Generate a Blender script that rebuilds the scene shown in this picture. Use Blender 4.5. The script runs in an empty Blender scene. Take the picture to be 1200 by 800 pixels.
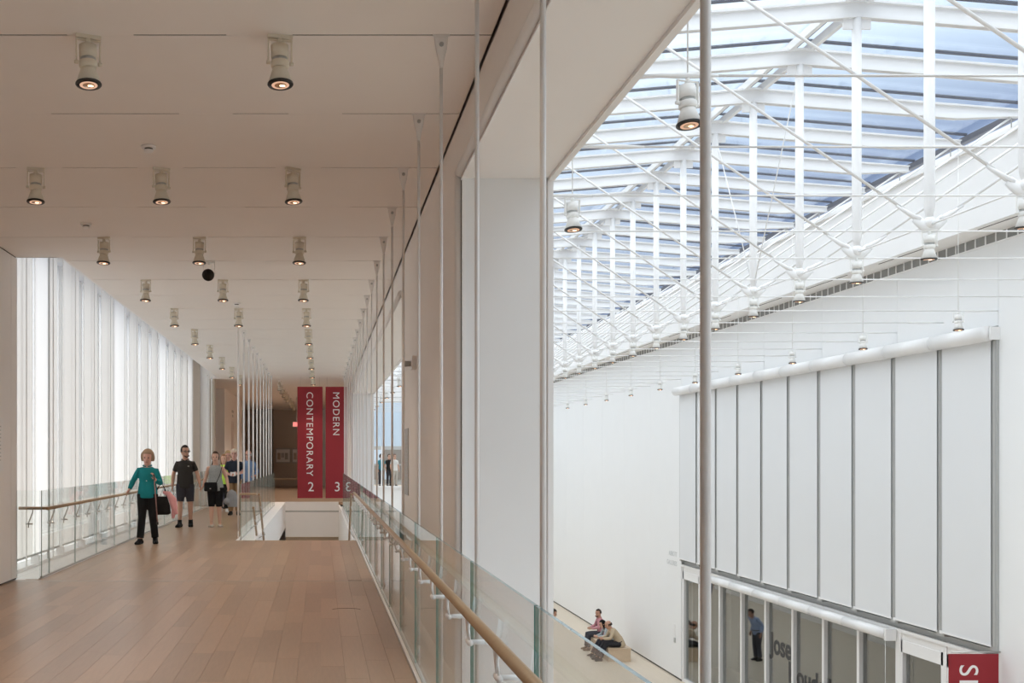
import bpy, bmesh, math, random
from mathutils import Vector, Matrix
random.seed(7)
sc = bpy.context.scene
col = sc.collection

# ------------------------------------------------------------------ camera
FPX = 1271.0                      # focal length in pixels of the 1200 px wide frame
cam_d = bpy.data.cameras.new('camera'); cam = bpy.data.objects.new('camera', cam_d); col.objects.link(cam)
cam_d.sensor_width = 36.0; cam_d.lens = FPX / 1200 * 36.0
cam_d.shift_x = (600 - 376) / 1200.0; cam_d.shift_y = (536 - 400) / 1200.0
cam_d.clip_start = 0.05; cam_d.clip_end = 500
EYE = 1.55
cam.location = (0, 0, EYE); cam.rotation_euler = (math.pi / 2, 0, 0)
sc.camera = cam

# ------------------------------------------------------------------ sky (bright overcast, bluer low down on the far side)
W = bpy.data.worlds.new('sky'); sc.world = W; W.use_nodes = True
nt = W.node_tree; nt.nodes.clear()
def N(t, **k):
    n = nt.nodes.new(t)
    for a, b in k.items(): setattr(n, a, b)
    return n
wo = N('ShaderNodeOutputWorld'); bg = N('ShaderNodeBackground'); tc = N('ShaderNodeTexCoord'); sx = N('ShaderNodeSeparateXYZ')
nt.links.new(tc.outputs['Generated'], sx.inputs[0])
skx = N('ShaderNodeMath', operation='MULTIPLY_ADD'); skx.inputs[1].default_value = -.25    # bluer towards the far side, whiter towards the window side
nt.links.new(sx.outputs['X'], skx.inputs[0]); nt.links.new(sx.outputs['Z'], skx.inputs[2])
ramp = N('ShaderNodeValToRGB'); nt.links.new(skx.outputs[0], ramp.inputs[0])
e = ramp.color_ramp.elements
e[0].position = 0.0; e[0].color = (.13, .175, .28, 1); e[1].position = 1.0; e[1].color = (.96, .985, 1, 1)
for p, c in ((.09, (.14, .19, .31)), (.14, (.20, .26, .39)), (.19, (.36, .44, .56)), (.27, (.62, .70, .78)), (.42, (.94, .97, 1.0))):
    q = ramp.color_ramp.elements.new(p); q.color = (*c, 1)
mr = N('ShaderNodeMapRange'); mr.inputs['From Min'].default_value = .30; mr.inputs['From Max'].default_value = .8
mr.inputs['To Min'].default_value = 1.25; mr.inputs['To Max'].default_value = 2.1
nt.links.new(sx.outputs['Z'], mr.inputs['Value'])
nt.links.new(ramp.outputs[0], bg.inputs['Color'])
SKY = 1.45
mul = N('ShaderNodeMath', operation='MULTIPLY'); mul.inputs[1].default_value = SKY
nt.links.new(mr.outputs[0], mul.inputs[0]); nt.links.new(mul.outputs[0], bg.inputs['Strength'])
nt.links.new(bg.outputs[0], wo.inputs[0])

# ------------------------------------------------------------------ exposure
vs = sc.view_settings; vs.view_transform = 'Standard'; vs.look = 'None'; vs.gamma = 1.0; vs.use_curve_mapping = False
vs.exposure = 0.0
cy = sc.cycles
cy.use_denoising = True; cy.max_bounces = 14; cy.diffuse_bounces = 9; cy.glossy_bounces = 6; cy.transmission_bounces = 8
cy.transparent_max_bounces = 40; cy.sample_clamp_indirect = 6.0; cy.caustics_reflective = False; cy.caustics_refractive = False

# ------------------------------------------------------------------ materials
MATS = {}
def mat(name, colr, rough=.6, metal=0.0, var=0.0, scale=8.0, bump=0.0, stretch=(1, 1, 1), spec=.5, rnd=0.0, coord='Object'):
    if name in MATS: return MATS[name]
    m = bpy.data.materials.new(name); m.use_nodes = True; t = m.node_tree; b = t.nodes['Principled BSDF']
    b.inputs['Roughness'].default_value = rough; b.inputs['Metallic'].default_value = metal
    b.inputs['Specular IOR Level'].default_value = spec
    tcn = t.nodes.new('ShaderNodeTexCoord'); mp = t.nodes.new('ShaderNodeMapping'); mp.inputs['Scale'].default_value = stretch
    t.links.new(tcn.outputs[coord], mp.inputs[0])
    nz = t.nodes.new('ShaderNodeTexNoise'); nz.inputs['Scale'].default_value = scale; nz.inputs['Detail'].default_value = 4
    t.links.new(mp.outputs[0], nz.inputs['Vector'])
    hsv = t.nodes.new('ShaderNodeHueSaturation'); hsv.inputs['Color'].default_value = (*colr, 1)
    ma = t.nodes.new('ShaderNodeMath'); ma.operation = 'MULTIPLY_ADD'; ma.inputs[1].default_value = var * 2; ma.inputs[2].default_value = 1 - var
    t.links.new(nz.outputs['Fac'], ma.inputs[0])
    if rnd:
        oi = t.nodes.new('ShaderNodeObjectInfo'); mb = t.nodes.new('ShaderNodeMath'); mb.operation = 'MULTIPLY_ADD'
        mb.inputs[1].default_value = rnd * 2; mb.inputs[2].default_value = -rnd
        t.links.new(oi.outputs['Random'], mb.inputs[0])
        ad = t.nodes.new('ShaderNodeMath'); t.links.new(ma.outputs[0], ad.inputs[0]); t.links.new(mb.outputs[0], ad.inputs[1])
        t.links.new(ad.outputs[0], hsv.inputs['Value'])
    else:
        t.links.new(ma.outputs[0], hsv.inputs['Value'])
    t.links.new(hsv.outputs[0], b.inputs['Base Color'])
    if bump:
        bp = t.nodes.new('ShaderNodeBump'); bp.inputs['Strength'].default_value = bump; bp.inputs['Distance'].default_value = .01
        t.links.new(nz.outputs['Fac'], bp.inputs['Height']); t.links.new(bp.outputs[0], b.inputs['Normal'])
    MATS[name] = m
    return m
def emit(name, colr, s):
    m = bpy.data.materials.new(name); m.use_nodes = True; t = m.node_tree; t.nodes.clear()
    o = t.nodes.new('ShaderNodeOutputMaterial'); em = t.nodes.new('ShaderNodeEmission'); em.inputs[0].default_value = (*colr, 1); em.inputs[1].default_value = s
    t.links.new(em.outputs[0], o.inputs[0]); MATS[name] = m; return m
def glass(name, tint, ior=1.5, frost=0.0, rough=0.0, refl=.7):
    m = bpy.data.materials.new(name); m.use_nodes = True; t = m.node_tree; t.nodes.clear()
    o = t.nodes.new('ShaderNodeOutputMaterial'); tr = t.nodes.new('ShaderNodeBsdfTransparent'); tr.inputs[0].default_value = (*tint, 1)
    gl = t.nodes.new('ShaderNodeBsdfGlossy'); gl.inputs['Roughness'].default_value = rough; gl.inputs['Color'].default_value = (.95, .97, .97, 1)
    lw = t.nodes.new('ShaderNodeLayerWeight'); lw.inputs['Blend'].default_value = .5
    pw5 = t.nodes.new('ShaderNodeMath'); pw5.operation = 'POWER'; pw5.inputs[1].default_value = 5.0; t.links.new(lw.outputs['Facing'], pw5.inputs[0])
    f0 = ((ior - 1) / (ior + 1)) ** 2
    fr = t.nodes.new('ShaderNodeMath'); fr.operation = 'MULTIPLY_ADD'; fr.inputs[1].default_value = (1 - f0) * refl; fr.inputs[2].default_value = f0; t.links.new(pw5.outputs[0], fr.inputs[0])
    mx = t.nodes.new('ShaderNodeMixShader'); t.links.new(fr.outputs[0], mx.inputs[0])
    src = tr.outputs[0]
    if frost:
        tl = t.nodes.new('ShaderNodeBsdfTranslucent'); tl.inputs[0].default_value = (1, .985, .955, 1)
        m2 = t.nodes.new('ShaderNodeMixShader'); m2.inputs[0].default_value = frost
        t.links.new(tr.outputs[0], m2.inputs[1]); t.links.new(tl.outputs[0], m2.inputs[2]); src = m2.outputs[0]
    t.links.new(src, mx.inputs[1]); t.links.new(gl.outputs[0], mx.inputs[2]); t.links.new(mx.outputs[0], o.inputs[0])
    MATS[name] = m; return m
def fabric(name, colr, trans):
    m = bpy.data.materials.new(name); m.use_nodes = True; t = m.node_tree; t.nodes.clear()
    o = t.nodes.new('ShaderNodeOutputMaterial'); d = t.nodes.new('ShaderNodeBsdfDiffuse'); tl = t.nodes.new('ShaderNodeBsdfTranslucent')
    tcn = t.nodes.new('ShaderNodeTexCoord'); mp = t.nodes.new('ShaderNodeMapping'); mp.inputs['Scale'].default_value = (1, 1, .02)
    nz = t.nodes.new('ShaderNodeTexNoise'); nz.inputs['Scale'].default_value = 9
    t.links.new(tcn.outputs['Object'], mp.inputs[0]); t.links.new(mp.outputs[0], nz.inputs['Vector'])
    hs = t.nodes.new('ShaderNodeHueSaturation'); hs.inputs['Color'].default_value = (*colr, 1)
    ma = t.nodes.new('ShaderNodeMath'); ma.operation = 'MULTIPLY_ADD'; ma.inputs[1].default_value = .03; ma.inputs[2].default_value = .985
    t.links.new(nz.outputs['Fac'], ma.inputs[0]); t.links.new(ma.outputs[0], hs.inputs['Value'])
    t.links.new(hs.outputs[0], d.inputs[0]); t.links.new(hs.outputs[0], tl.inputs[0])
    mx = t.nodes.new('ShaderNodeMixShader'); mx.inputs[0].default_value = trans
    t.links.new(d.outputs[0], mx.inputs[1]); t.links.new(tl.outputs[0], mx.inputs[2]); t.links.new(mx.outputs[0], o.inputs[0])
    MATS[name] = m; return m

mat('wall_paint', (.90, .885, .87), .7, var=.02, scale=2)
mat('white_paint', (.88, .88, .88), .55, var=.02, scale=3)
mat('atrium_wall', (.85, .86, .865), .6, var=.015, scale=1.5)
mat('ceiling_paint', (.88, .85, .815), .75, var=.02, scale=2)
mat('slot_black', (.05, .045, .04), .6, var=.1)
mat('white_metal', (.86, .86, .86), .35, var=.02, spec=.5)
mat('rod_metal', (.82, .81, .80), .3, var=.03, spec=.6)
mat('lamp_warm_lit', (.74, .69, .58), .45, var=.03)  # white lamp paint with the deck's warm light put into the colour
mat('lamp_white', (.88, .88, .86), .4, var=.02)
mat('lamp_dark', (.03, .028, .025), .4, var=.1)
mat('lamp_reflector', (.75, .5, .34), .25, metal=.6, var=.2, scale=40)
mat('grey_metal', (.46, .47, .465), .4, var=.05)
mat('dark_gasket', (.10, .105, .13), .5, var=.1)
mat('steel', (.62, .61, .59), .3, metal=.8, var=.05)
mat('oak_floor', (.355, .235, .155), .30, var=.16, scale=5, stretch=(9, .7, 9), rnd=.14, spec=.45, coord='Object')
mat('pale_floor', (.62, .53, .42), .4, var=.10, scale=4, stretch=(8, .5, 8), spec=.4)
mat('rail_oak', (.42, .30, .19), .35, var=.1, scale=6, stretch=(1, 12, 1))
mat('red_banner', (.29, .014, .023), .65, var=.04, scale=4)
mat('white_print', (.85, .84, .83), .6, var=.02)
mat('dark_print', (.045, .045, .045), .6, var=.05)
mat('grey_print', (.55, .57, .58), .6, var=.05)
mat('bench_wood', (.60, .47, .34), .5, var=.1, scale=5, stretch=(6, 1, 6))
mat('gallery_wall', (.55, .48, .41), .8, var=.03, scale=2)
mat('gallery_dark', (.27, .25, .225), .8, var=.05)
mat('blue_panel', (.62, .74, .86), .5, var=.03, scale=1)
mat('glass_edge', (.04, .24, .21), .15, var=.15, scale=30, spec=.8)
mat('glass_edge_pale', (.42, .52, .50), .2, var=.1, scale=20, spec=.7)
mat('glass_top', (.20, .32, .34), .12, var=.5, scale=5, spec=.9)
mat('grille_grey', (.28, .28, .27), .6, var=.1)
mat('shade_grey', (.76, .775, .79), .75, var=.012, scale=1.2)
emit('lamp_glow', (1.0, .62, .36), 5.0); emit('lamp_inner', (1.0, .60, .40), .75)
emit('exit_glow', (1.0, .25, .22), 1.2)
glass('rail_glass', (.97, .985, .98), 1.5)
glass('sky_glass', (.94, .965, .985), 1.35)
glass('door_glass', (.72, .73, .72), 2.3, refl=1.0)
glass('frost_glass', (1.0, .99, .97), 1.2, frost=.6)
fabric('shade_fabric', (.955, .945, .93), .80)
fabric('shade_bright', (1, .995, .99), .93)

# ------------------------------------------------------------------ mesh helpers
class MB:
    def __init__(s): s.v = []; s.f = []; s.m = []; s.sm = []
    def add(s, v, f, mi=0, smooth=False):
        o = len(s.v); s.v += [tuple(p) for p in v]
        for q in f: s.f.append([i + o for i in q]); s.m.append(mi); s.sm.append(smooth)
    def box(s, x0, x1, y0, y1, z0, z1, mi=0):
        v = [(x0, y0, z0), (x1, y0, z0), (x1, y1, z0), (x0, y1, z0), (x0, y0, z1), (x1, y0, z1), (x1, y1, z1), (x0, y1, z1)]
        s.add(v, [(0, 3, 2, 1), (4, 5, 6, 7), (0, 1, 5, 4), (1, 2, 6, 5), (2, 3, 7, 6), (3, 0, 4, 7)], mi); return s
    def loft(s, pts, rad, side=None, n=12, cap=True, mi=0, smooth=True):
        P = [Vector(p) for p in pts]; rings = []; v = []
        for i, p in enumerate(P):
            t = (P[min(i + 1, len(P) - 1)] - P[max(i - 1, 0)])
            t = t.normalized() if t.length > 1e-9 else Vector((0, 0, 1))
            sd = Vector(side) if side is not None else (Vector((1, 0, 0)) if abs(t.x) < .9 else Vector((0, 1, 0)))
            sd = (sd - t * sd.dot(t)).normalized(); bn = t.cross(sd)
            r = rad[i] if isinstance(rad, (list, tuple)) else rad
            rx, ry = r if isinstance(r, (list, tuple)) else (r, r)
            for k in range(n):
                a = 2 * math.pi * k / n; v.append(p + sd * (math.cos(a) * rx) + bn * (math.sin(a) * ry))
        f = []
        for i in range(len(P) - 1):
            for k in range(n):
                a = i * n + k; b = i * n + (k + 1) % n; f.append((a, b, b + n, a + n))
        if cap:
            f.append(tuple(range(n - 1, -1, -1))); f.append(tuple((len(P) - 1) * n + k for k in range(n)))
        s.add(v, f, mi, smooth); return s
    def ball(s, c, r, n=10, mi=0):
        c = Vector(c); rr = r if isinstance(r, (list, tuple)) else (r, r, r)
        v = []; f = []; m = n // 2 + 1
        for i in range(m + 1):
            th = math.pi * i / m
            for k in range(n):
                a = 2 * math.pi * k / n
                v.append(c + Vector((rr[0] * math.sin(th) * math.cos(a), rr[1] * math.sin(th) * math.sin(a), rr[2] * math.cos(th))))
        for i in range(m):
            for k in range(n):
                f.append((i * n + k, (i + 1) * n + k, (i + 1) * n + (k + 1) % n, i * n + (k + 1) % n))
        s.add(v, f, mi, True); return s
    def mesh(s, name, mats):
        me = bpy.data.meshes.new(name); me.from_pydata(s.v, [], s.f)
        for m in (mats if isinstance(mats, (list, tuple)) else [mats]): me.materials.append(MATS[m] if isinstance(m, str) else m)
        me.polygons.foreach_set('material_index', s.m); me.polygons.foreach_set('use_smooth', s.sm); me.update(); return me
    def build(s, name, mats, parent=None, loc=(0, 0, 0)):
        return put(name, s.mesh(name, mats), parent, loc)
def put(name, me, parent=None, loc=(0, 0, 0)):
    o = bpy.data.objects.new(name, me); col.objects.link(o); o.location = loc
    if parent is not None: o.parent = parent
    return o
def bx(x0, x1, y0, y1, z0, z1): return MB().box(x0, x1, y0, y1, z0, z1)
def tube(pts, r, n=10, **k): return MB().loft(pts, r, n=n, **k)
def empty(name, loc=(0, 0, 0), rz=0.0):
    o = bpy.data.objects.new(name, None); col.objects.link(o); o.location = loc; o.rotation_euler = (0, 0, rz); o.empty_display_size = .1; return o
def tag(o, label, cat, group=None):
    o['label'] = label; o['category'] = cat
    if group: o['group'] = group
    return o
def struct(o, label=None):
    o['kind'] = 'structure'
    if label: o['label'] = label
    return o
def dup(o, parent=None):
    c = o.copy(); col.objects.link(c); c.parent = parent
    for ch in o.children: dup(ch, c)
    return c
def text(name, s, size, X, Y, Z, origin, m, parent=None, align='LEFT', spacing=1.0, offset=0.0):
    cu = bpy.data.curves.new(name, 'FONT'); cu.body = s; cu.size = size; cu.extrude = .002; cu.align_x = align; cu.space_character = spacing; cu.offset = offset
    t = bpy.data.objects.new(name + '_tmp', cu); col.objects.link(t)
    dg = bpy.context.evaluated_depsgraph_get(); me = bpy.data.meshes.new_from_object(t.evaluated_get(dg))
    bpy.data.objects.remove(t); bpy.data.curves.remove(cu)
    M = Matrix((X, Y, Z)).transposed().to_4x4(); me.transform(Matrix.Translation(Vector(origin)) @ M)
    me.materials.clear(); me.materials.append(MATS[m])
    return put(name, me, parent)

def glass_sheet(x0, x1, y0, y1, z0, z1):
    b = MB(); b.box(x0, x1, y0, y1, z0, z1)
    d = [x1 - x0, y1 - y0, z1 - z0]; ax = d.index(min(d))
    for i, ax_f in enumerate((2, 2, 1, 0, 1, 0)):
        b.m[i] = 0 if ax_f == ax else (2 if i == 1 else 1)
    return b
GL = ['rail_glass', 'glass_edge', 'glass_top']; GLP = ['rail_glass', 'glass_edge_pale', 'glass_top']

D = 1.5
def YK(k): return 5.05 + D * k
CEIL = 4.10
XROD = .727; XGL = .700; XW = 1.045; XWO = 1.70
ZLOW = -5.05; XR = 10.65; XC = 6.2
YST = 20.3; YEND = YK(20); YHALL = 58.0; YATR = 57.0
XLW = -3.88; XLE = -3.57; XLC = -3.29; XSH = -4.10

# ================================================================== THE SETTING
# ---- upper floor slab with oak planks
fl = struct(empty('floor'), 'warm oak plank floor of the upper gallery deck')
b = MB()
b.box(-3.95, .66, -5, 13.85, -.35, -.008); b.box(XLE, .66, 13.85, YST, -.35, -.008)
b.build('slab', 'oak_floor', fl)
b = MB(); b.box(XLE, -1.60, YST, 38, -.35, 0); b.box(-8, 1.045, 38, YHALL, -.35, 0); b.box(-8, XLE, 35.05, 38, -.35, 0)
b.build('slab', 'oak_floor', fl)
pw = .171
ncol = 27
plank_mesh = {}
cnt = 0
for c in range(ncol):
    x0 = -3.93 + c * pw; x1 = min(x0 + pw - .0015, .658)
    y = 6.0 - random.random() * 1.6
    while y < YST:
        L = random.choice((1.2, 1.5, 1.8, 2.1, 2.4)); y1 = min(y + L, YST)
        for (a0, a1) in ((y, min(y1, 13.62)), (max(y, 13.66), y1)):
            if a1 - a0 < .05: continue
            xx0 = x0
            if a1 > 13.86 and x0 < XLE:
                if x1 < XLE + .01: continue
                xx0 = XLE
            me = bx(xx0 - (xx0 + x1) / 2, x1 - (xx0 + x1) / 2, -(a1 - a0) / 2 + .001, (a1 - a0) / 2 - .001, -.009, 0).mesh('plank', 'oak_floor')
            put('plank', me, fl, ((xx0 + x1) / 2, (a0 + a1) / 2, 0)); cnt += 1
        y = y1
bx(-3.9, .66, 13.625, 13.655, -.012, .001).build('expansion_strip', 'steel', fl)
bx(-1.5, .6, YST - .035, YST, -.05, .002).build('nosing', 'bench_wood', fl)
b = MB()
for i in range(14):
    a0 = math.pi * (1.15 + .7 * i / 14); a1 = math.pi * (1.15 + .7 * (i + 1) / 14)
    b.loft([(.26 + .16 * math.cos(a0), 11.0 - .16 * math.sin(a0), .001), (.26 + .16 * math.cos(a1), 11.0 - .16 * math.sin(a1), .001)], .002, n=4)
b.build('floor_box_outline', 'slot_black', fl)

# ---- atrium floor
struct(bx(-8, 16, -9, 70, ZLOW - .3, ZLOW).build('floor', 'pale_floor'), 'pale maple floor of the atrium one storey below')

# ---- ceiling
ce = struct(empty('ceiling', (0, 0, CEIL)), 'white ceiling of wide panels split by lighting slots')
b = MB(); b.box(XLW - .2, 1.04, -5, 13.85, .045, .5); b.box(XLC, 1.04, 13.85, YEND, .045, .5)
b.build('slab', 'slot_black', ce)
for k in range(-6, 20):
    y0 = YK(k) + .009; y1 = YK(k + 1) - .009
    if k == 5:
        b = MB(); b.box(XLW, 1.030, y0, 13.85, 0, .04); b.box(XLC, 1.030, 13.85, y1, 0, .04)
    else:
        b = bx(XLW if k < 5 else XLC, 1.030, y0, y1, 0, .04)
    b.build('ceiling_panel', 'ceiling_paint', ce)
bx(XLC - .03, XLC, 13.85, YEND, 0, .6).build('edge_board', 'white_paint', ce)
bx(XLW, XLC, 13.82, 13.85, 0, .6).build('edge_board', 'white_paint', ce)
for k in range(-5, 20): bx(XLW if k < 6 else XLC, 1.03, YK(k) - .0088, YK(k) + .0088, .004, .03).build('lighting_track', 'slot_black', ce)
cov = bx(-.2, .2, -.0088, .0088, .001, .0038).mesh('slot_cover', 'ceiling_paint')
LX = (-2.51, -1.405, -.247)
for k in range(-1, 20):
    for x in ((LX if k % 2 else (-2.1, -1.0, .1)) if k < 10 else ((LX[0], LX[2]))):
        put('slot_cover', cov, ce, (x + random.uniform(-.15, .15), YK(k), 0))
# roof above the ceiling
struct(bx(-4.6, 2.25, -6, YEND + .4, 4.75, 5.0).build('roof', 'white_paint'))

# ---- gallery hall beyond the deck
gh = struct(empty('ceiling_hall'), 'dim ceiling of the gallery beyond the deck'); gh.name = 'ceiling'
bx(-8, 1.045, YEND, YHALL, CEIL, CEIL + .5).build('slab', 'ceiling_paint', gh)
wl = struct(empty('wall_far'), 'dim gallery walls beyond the stairwell')
bx(-8, 1.7, YHALL, YHALL + .2, -.3, 4.6).build('back_panel', 'gallery_wall', wl)
b = MB(); b.box(-3.9, -3.55, 40.0, 43.0, 0, CEIL); b.box(-3.9, -3.55, 44.2, 49, 0, CEIL); b.box(-3.9, -3.55, 43.0, 44.2, 3.0, CEIL)
b.build('side_panel', 'wall_paint', wl)
bx(-4.0, -3.85, 43.0, 44.2, 0, 3.0).build('doorway_back', 'gallery_wall', wl)
bx(-3.9, -3.45, 35.1, 35.6, 0, CEIL).build('pier', 'gallery_wall', wl)
bx(-8, -7.9, 35, YHALL, 0, CEIL).build('side_panel', 'gallery_wall', wl)
bx(-8, -3.9, 34.9, 35.05, 0, CEIL + .6).build('side_panel', 'gallery_wall', wl)
bx(-3.3, -2.5, 57.0, 57.2, 0, CEIL).build('pier', 'gallery_dark', wl)

# ---- left wall and window
w = struct(empty('wall_left', (XLW, 0, 0)), 'plain off-white wall at the window end of the deck')
bx(-.3, 0, -5, 13.58, .02, CEIL - .012).build('wall_board', 'wall_paint', w); bx(-.3, 0, 13.592, 13.85, .02, CEIL - .012).build('wall_board', 'wall_paint', w)
bx(-.3, -.01, -5, 13.85, 0, .02).build('shadow_gap', 'slot_black', w)
bx(-.3, -.015, -5, 13.85, CEIL - .012, CEIL + .5).build('top_gap', 'slot_black', w)
struct(bx(-4.0, 1.2, -5.2, -5, 0, 4.5).build('wall_behind', 'wall_paint')).name = 'wall_rear'

wn = struct(empty('window_1', (XSH, 0, 0)), 'tall window wall behind white translucent shades')
ZT = 4.72
rng = random.Random(3)
def shade_piece(y0, y1, x, m, z0=.17):
    b = MB(); n = 6
    v = [];
    for i in range(n + 1):
        yy = y0 + (y1 - y0) * i / n; dx = .002 * math.sin(i * 1.9 + y0)
        v += [(x + dx, yy, z0), (x + dx, yy, ZT), (x + dx - .004, yy, z0), (x + dx - .004, yy, ZT)]
    f = []
    for i in range(n):
        a = i * 4; f += [(a, a + 4, a + 5, a + 1), (a + 2, a + 3, a + 7, a + 6)]
    f += [(0, 1, 3, 2), (n * 4, n * 4 + 2, n * 4 + 3, n * 4 + 1)]
    b.add(v, f, 0, True); return b
for k in range(5, 20):
    y0, y1 = YK(k), YK(k + 1)
    br = k % 4 == 3
    if br and k == 7:
        cuts = [(y0 + .0, y0 + .75, 'shade_bright'), (y0 + .80, y1 - .05, 'shade_fabric')]
    elif br:
        cuts = [(y0, y0 + .1, 'shade_bright'), (y0 + .1, y1 - .06, 'shade_bright')]
    else:
        h = y0 + .85 + rng.uniform(-.1, .1)
        cuts = [(y0 + .19, h, 'shade_fabric'), (h + .012, y1 - .01, 'shade_fabric')]
    for q, (a, c, m) in enumerate(cuts):
        sp = shade_piece(a, c, -.03 * (q % 2), m).build('shade', m, wn)
        bx(-.012, .008, a, c, .15, .175).build('hem_bar', 'grey_metal', sp)
mul = bx(-.082, -.070, -.016, .016, 0, ZT).mesh('mullion', 'white_paint')
for k in range(5, 21): put('mullion', mul, wn, (.105, YK(k) + .95, 0)) if k < 20 else None
out = bx(-.06, .0, -.025, .025, 0, ZT).mesh('outer_mullion', 'white_metal')
for k in range(4, 20): put('outer_mullion', out, wn, (-.20, YK(k) + .95, 0))
for k in range(4, 20): bx(-.26, -.245, YK(k) + .98, YK(k + 1) + .92, .03, ZT).build('pane', 'frost_glass', wn)
bx(-.30, .0, 13.0, YEND, -.30, .03).build('window_sill', 'white_paint', wn)
bx(.0, .52, 13.0, YEND, -.30, -.02).build('ledge', 'white_paint', wn)
bx(-.03, .0, 16.36, 16.41, -.02, ZT).build('dark_post', 'grey_metal', wn)
bx(-.3, .2, 12.8, 13.6, 0, ZT).build('end_wall', 'white_paint', wn)
bx(-.3, .5, YEND - .02, YEND + .06, 0, ZT).build('end_wall', 'white_paint', wn)
for k in range(5, 20, 1):
    bx(-.05, .06, YK(k) - .04, YK(k) + .04, .02, .15).build('sill_bracket', 'white_metal', wn)

# ---- right wall of the deck (thick, with two tall openings to the atrium)
wr = struct(empty('wall_right', (0, 0, 0)), 'thick white wall with tall openings towards the atrium')
HEAD = EYE + 2.07
def wallpiece(y0, y1, z0, z1, nm='wall_board', x0=XW, x1=XWO, m='wall_paint'): return bx(x0, x1, y0, y1, z0, z1).build(nm, m, wr)
wallpiece(8.05, 14.05, ZLOW, CEIL - .015)
wallpiece(YEND, YATR, ZLOW, CEIL - .015)
wallpiece(-9, -1.5, ZLOW, CEIL - .015)
wallpiece(-1.5, 8.05, HEAD, CEIL - .015, 'lintel'); wallpiece(14.05, YEND, HEAD, CEIL - .015, 'lintel')
wallpiece(-9, YATR, CEIL - .015, 6.5, 'upper_wall', XW + .03)
wallpiece(-1.5, 8.05, ZLOW, -.15, 'spandrel', XW, XWO, 'white_paint'); wallpiece(14.05, YEND, ZLOW, -.15, 'spandrel', XW, XWO, 'white_paint')
bx(.66, 1.045, -5, 38, -.45, -.16).build('edge_slab', 'white_paint', wr)
def trim(idx, ya, yb):
    t = struct(empty('trim_%d' % idx, (XW, 0, 0)), 'stepped white moulding around an atrium opening')
    MB().loft([(-.004, ya, HEAD + .055), (-.004, yb + .055, HEAD + .055)], .042, side=(1, 0, 0), n=16).build('head_moulding', 'white_paint', t)
    MB().loft([(-.004, yb + .055, -.15), (-.004, yb + .055, HEAD + .055)], .042, side=(1, 0, 0), n=16).build('jamb_moulding', 'white_paint', t)
    bx(-.004, .0, ya, yb + .012, HEAD + .004, HEAD + .012).build('head_groove_shade', 'slot_black', t); bx(-.004, .0, yb + .004, yb + .012, -.15, HEAD + .004).build('jamb_groove_shade', 'slot_black', t)  # raised black strips, the shade of a groove put into the colour
    bx(-.008, .0, ya, yb + .004, HEAD - .012, HEAD + .004).build('head_bead', 'white_paint', t)
    bx(.03, XWO - XW - .02, yb - .006, yb - .001, -.15, HEAD).build('jamb_light_board', 'atrium_wall', t)  # added board, its cool colour stands in for daylight on the jamb
    bx(0, .03, yb - .02, yb - .001, -.15, HEAD).build('jamb_stop', 'white_paint', t)
    bx(XWO - XW - .02, XWO - XW + .02, yb - .03, yb - .001, -.15, HEAD).build('outer_bead', 'white_paint', t)
    bx(XWO - XW - .02, XWO - XW + .025, ya, yb, HEAD - .025, HEAD - .001).build('outer_bead', 'white_paint', t)
trim(1, -1.5, 8.05); trim(2, 14.05, YEND)

# ---- far wall of the atrium (right): panels, curtain wall, doors
wa = struct(empty('wall_atrium', (XR, 0, 0)), 'tall white panelled wall across the atrium')
bx(.012, .3, -9, 17.05, ZLOW, 5.1).build('backing', 'grey_metal', wa); bx(.012, .3, 32.05, YATR, ZLOW, 5.1).build('backing', 'grey_metal', wa)
bx(.012, .3, 17.05, 32.05, 3.4, 5.1).build('backing', 'grey_metal', wa)
k = -8
while YK(k) < YATR - .5:
    y0, y1 = YK(k) + .004, min(YK(k + 2), YATR) - .004
    z0 = 3.63 if 8 <= k < 18 else ZLOW + .05
    bx(0, .02, y0, y1, z0, 4.94).build('wall_panel', 'atrium_wall', wa); k += 2
for (a, c) in ((-9, 17.05), (32.05, YATR)): bx(.01, .05, a, c, ZLOW, ZLOW + .05).build('shadow_gap', 'slot_black', wa)
# return faces at the ends of the curtain wall
bx(.02, .35, 16.95, 17.045, ZLOW, 3.63).build('reveal', 'atrium_wall', wa); bx(.02, .35, 32.055, 32.15, ZLOW, 3.63).build('reveal', 'atrium_wall', wa)
# vent grille and the fascia above
tg = struct(empty('trim_3', (XR, 0, 0)), 'grey ventilation grille strip at the top of the atrium wall')
bx(.0, .03, -9, YATR, 4.95, 5.10).build('backing', 'grille_grey', tg)
dv = bx(-.012, 0, -.012, .012, 4.95, 5.10).mesh('divider', 'white_metal')
for i in range(150): put('divider', dv, tg, (0, 9 + i * .27, 0))
bx(-.02, 0.03, -9, YATR, 4.93, 4.952).build('lower_lip', 'white_paint', tg)
fa = struct(empty('wall_fascia', (0, 0, 0)), 'white fascia below the edge of the skylight')
XF = 10.10
bx(XF, XF + .06, -9, YATR, 5.10, 6.44).build('fascia_board', 'white_paint', fa); bx(XF + .06, XR + .3, -9, YATR, 5.10, 5.16).build('soffit', 'wall_paint', fa)
sl = bx(-.012, .012, -.9, .9, -.004, .0).mesh('soffit_slot', 'slot_black')
for i in range(16): put('soffit_slot', sl, fa, (XF + .14, 7 + i * 3, 5.1))
bx(XF - .06, XF, -9, YATR, 6.30, 6.36).build('fascia_ledge', 'white_paint', fa)
XFL = 2 * XC - XF
bx(XFL - .06, XFL, -9, YATR, 5.10, 6.44).build('fascia_board', 'white_paint', fa); bx(XWO, XFL - .06, -9, YATR, 5.10, 5.16).build('soffit', 'wall_paint', fa)
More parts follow.
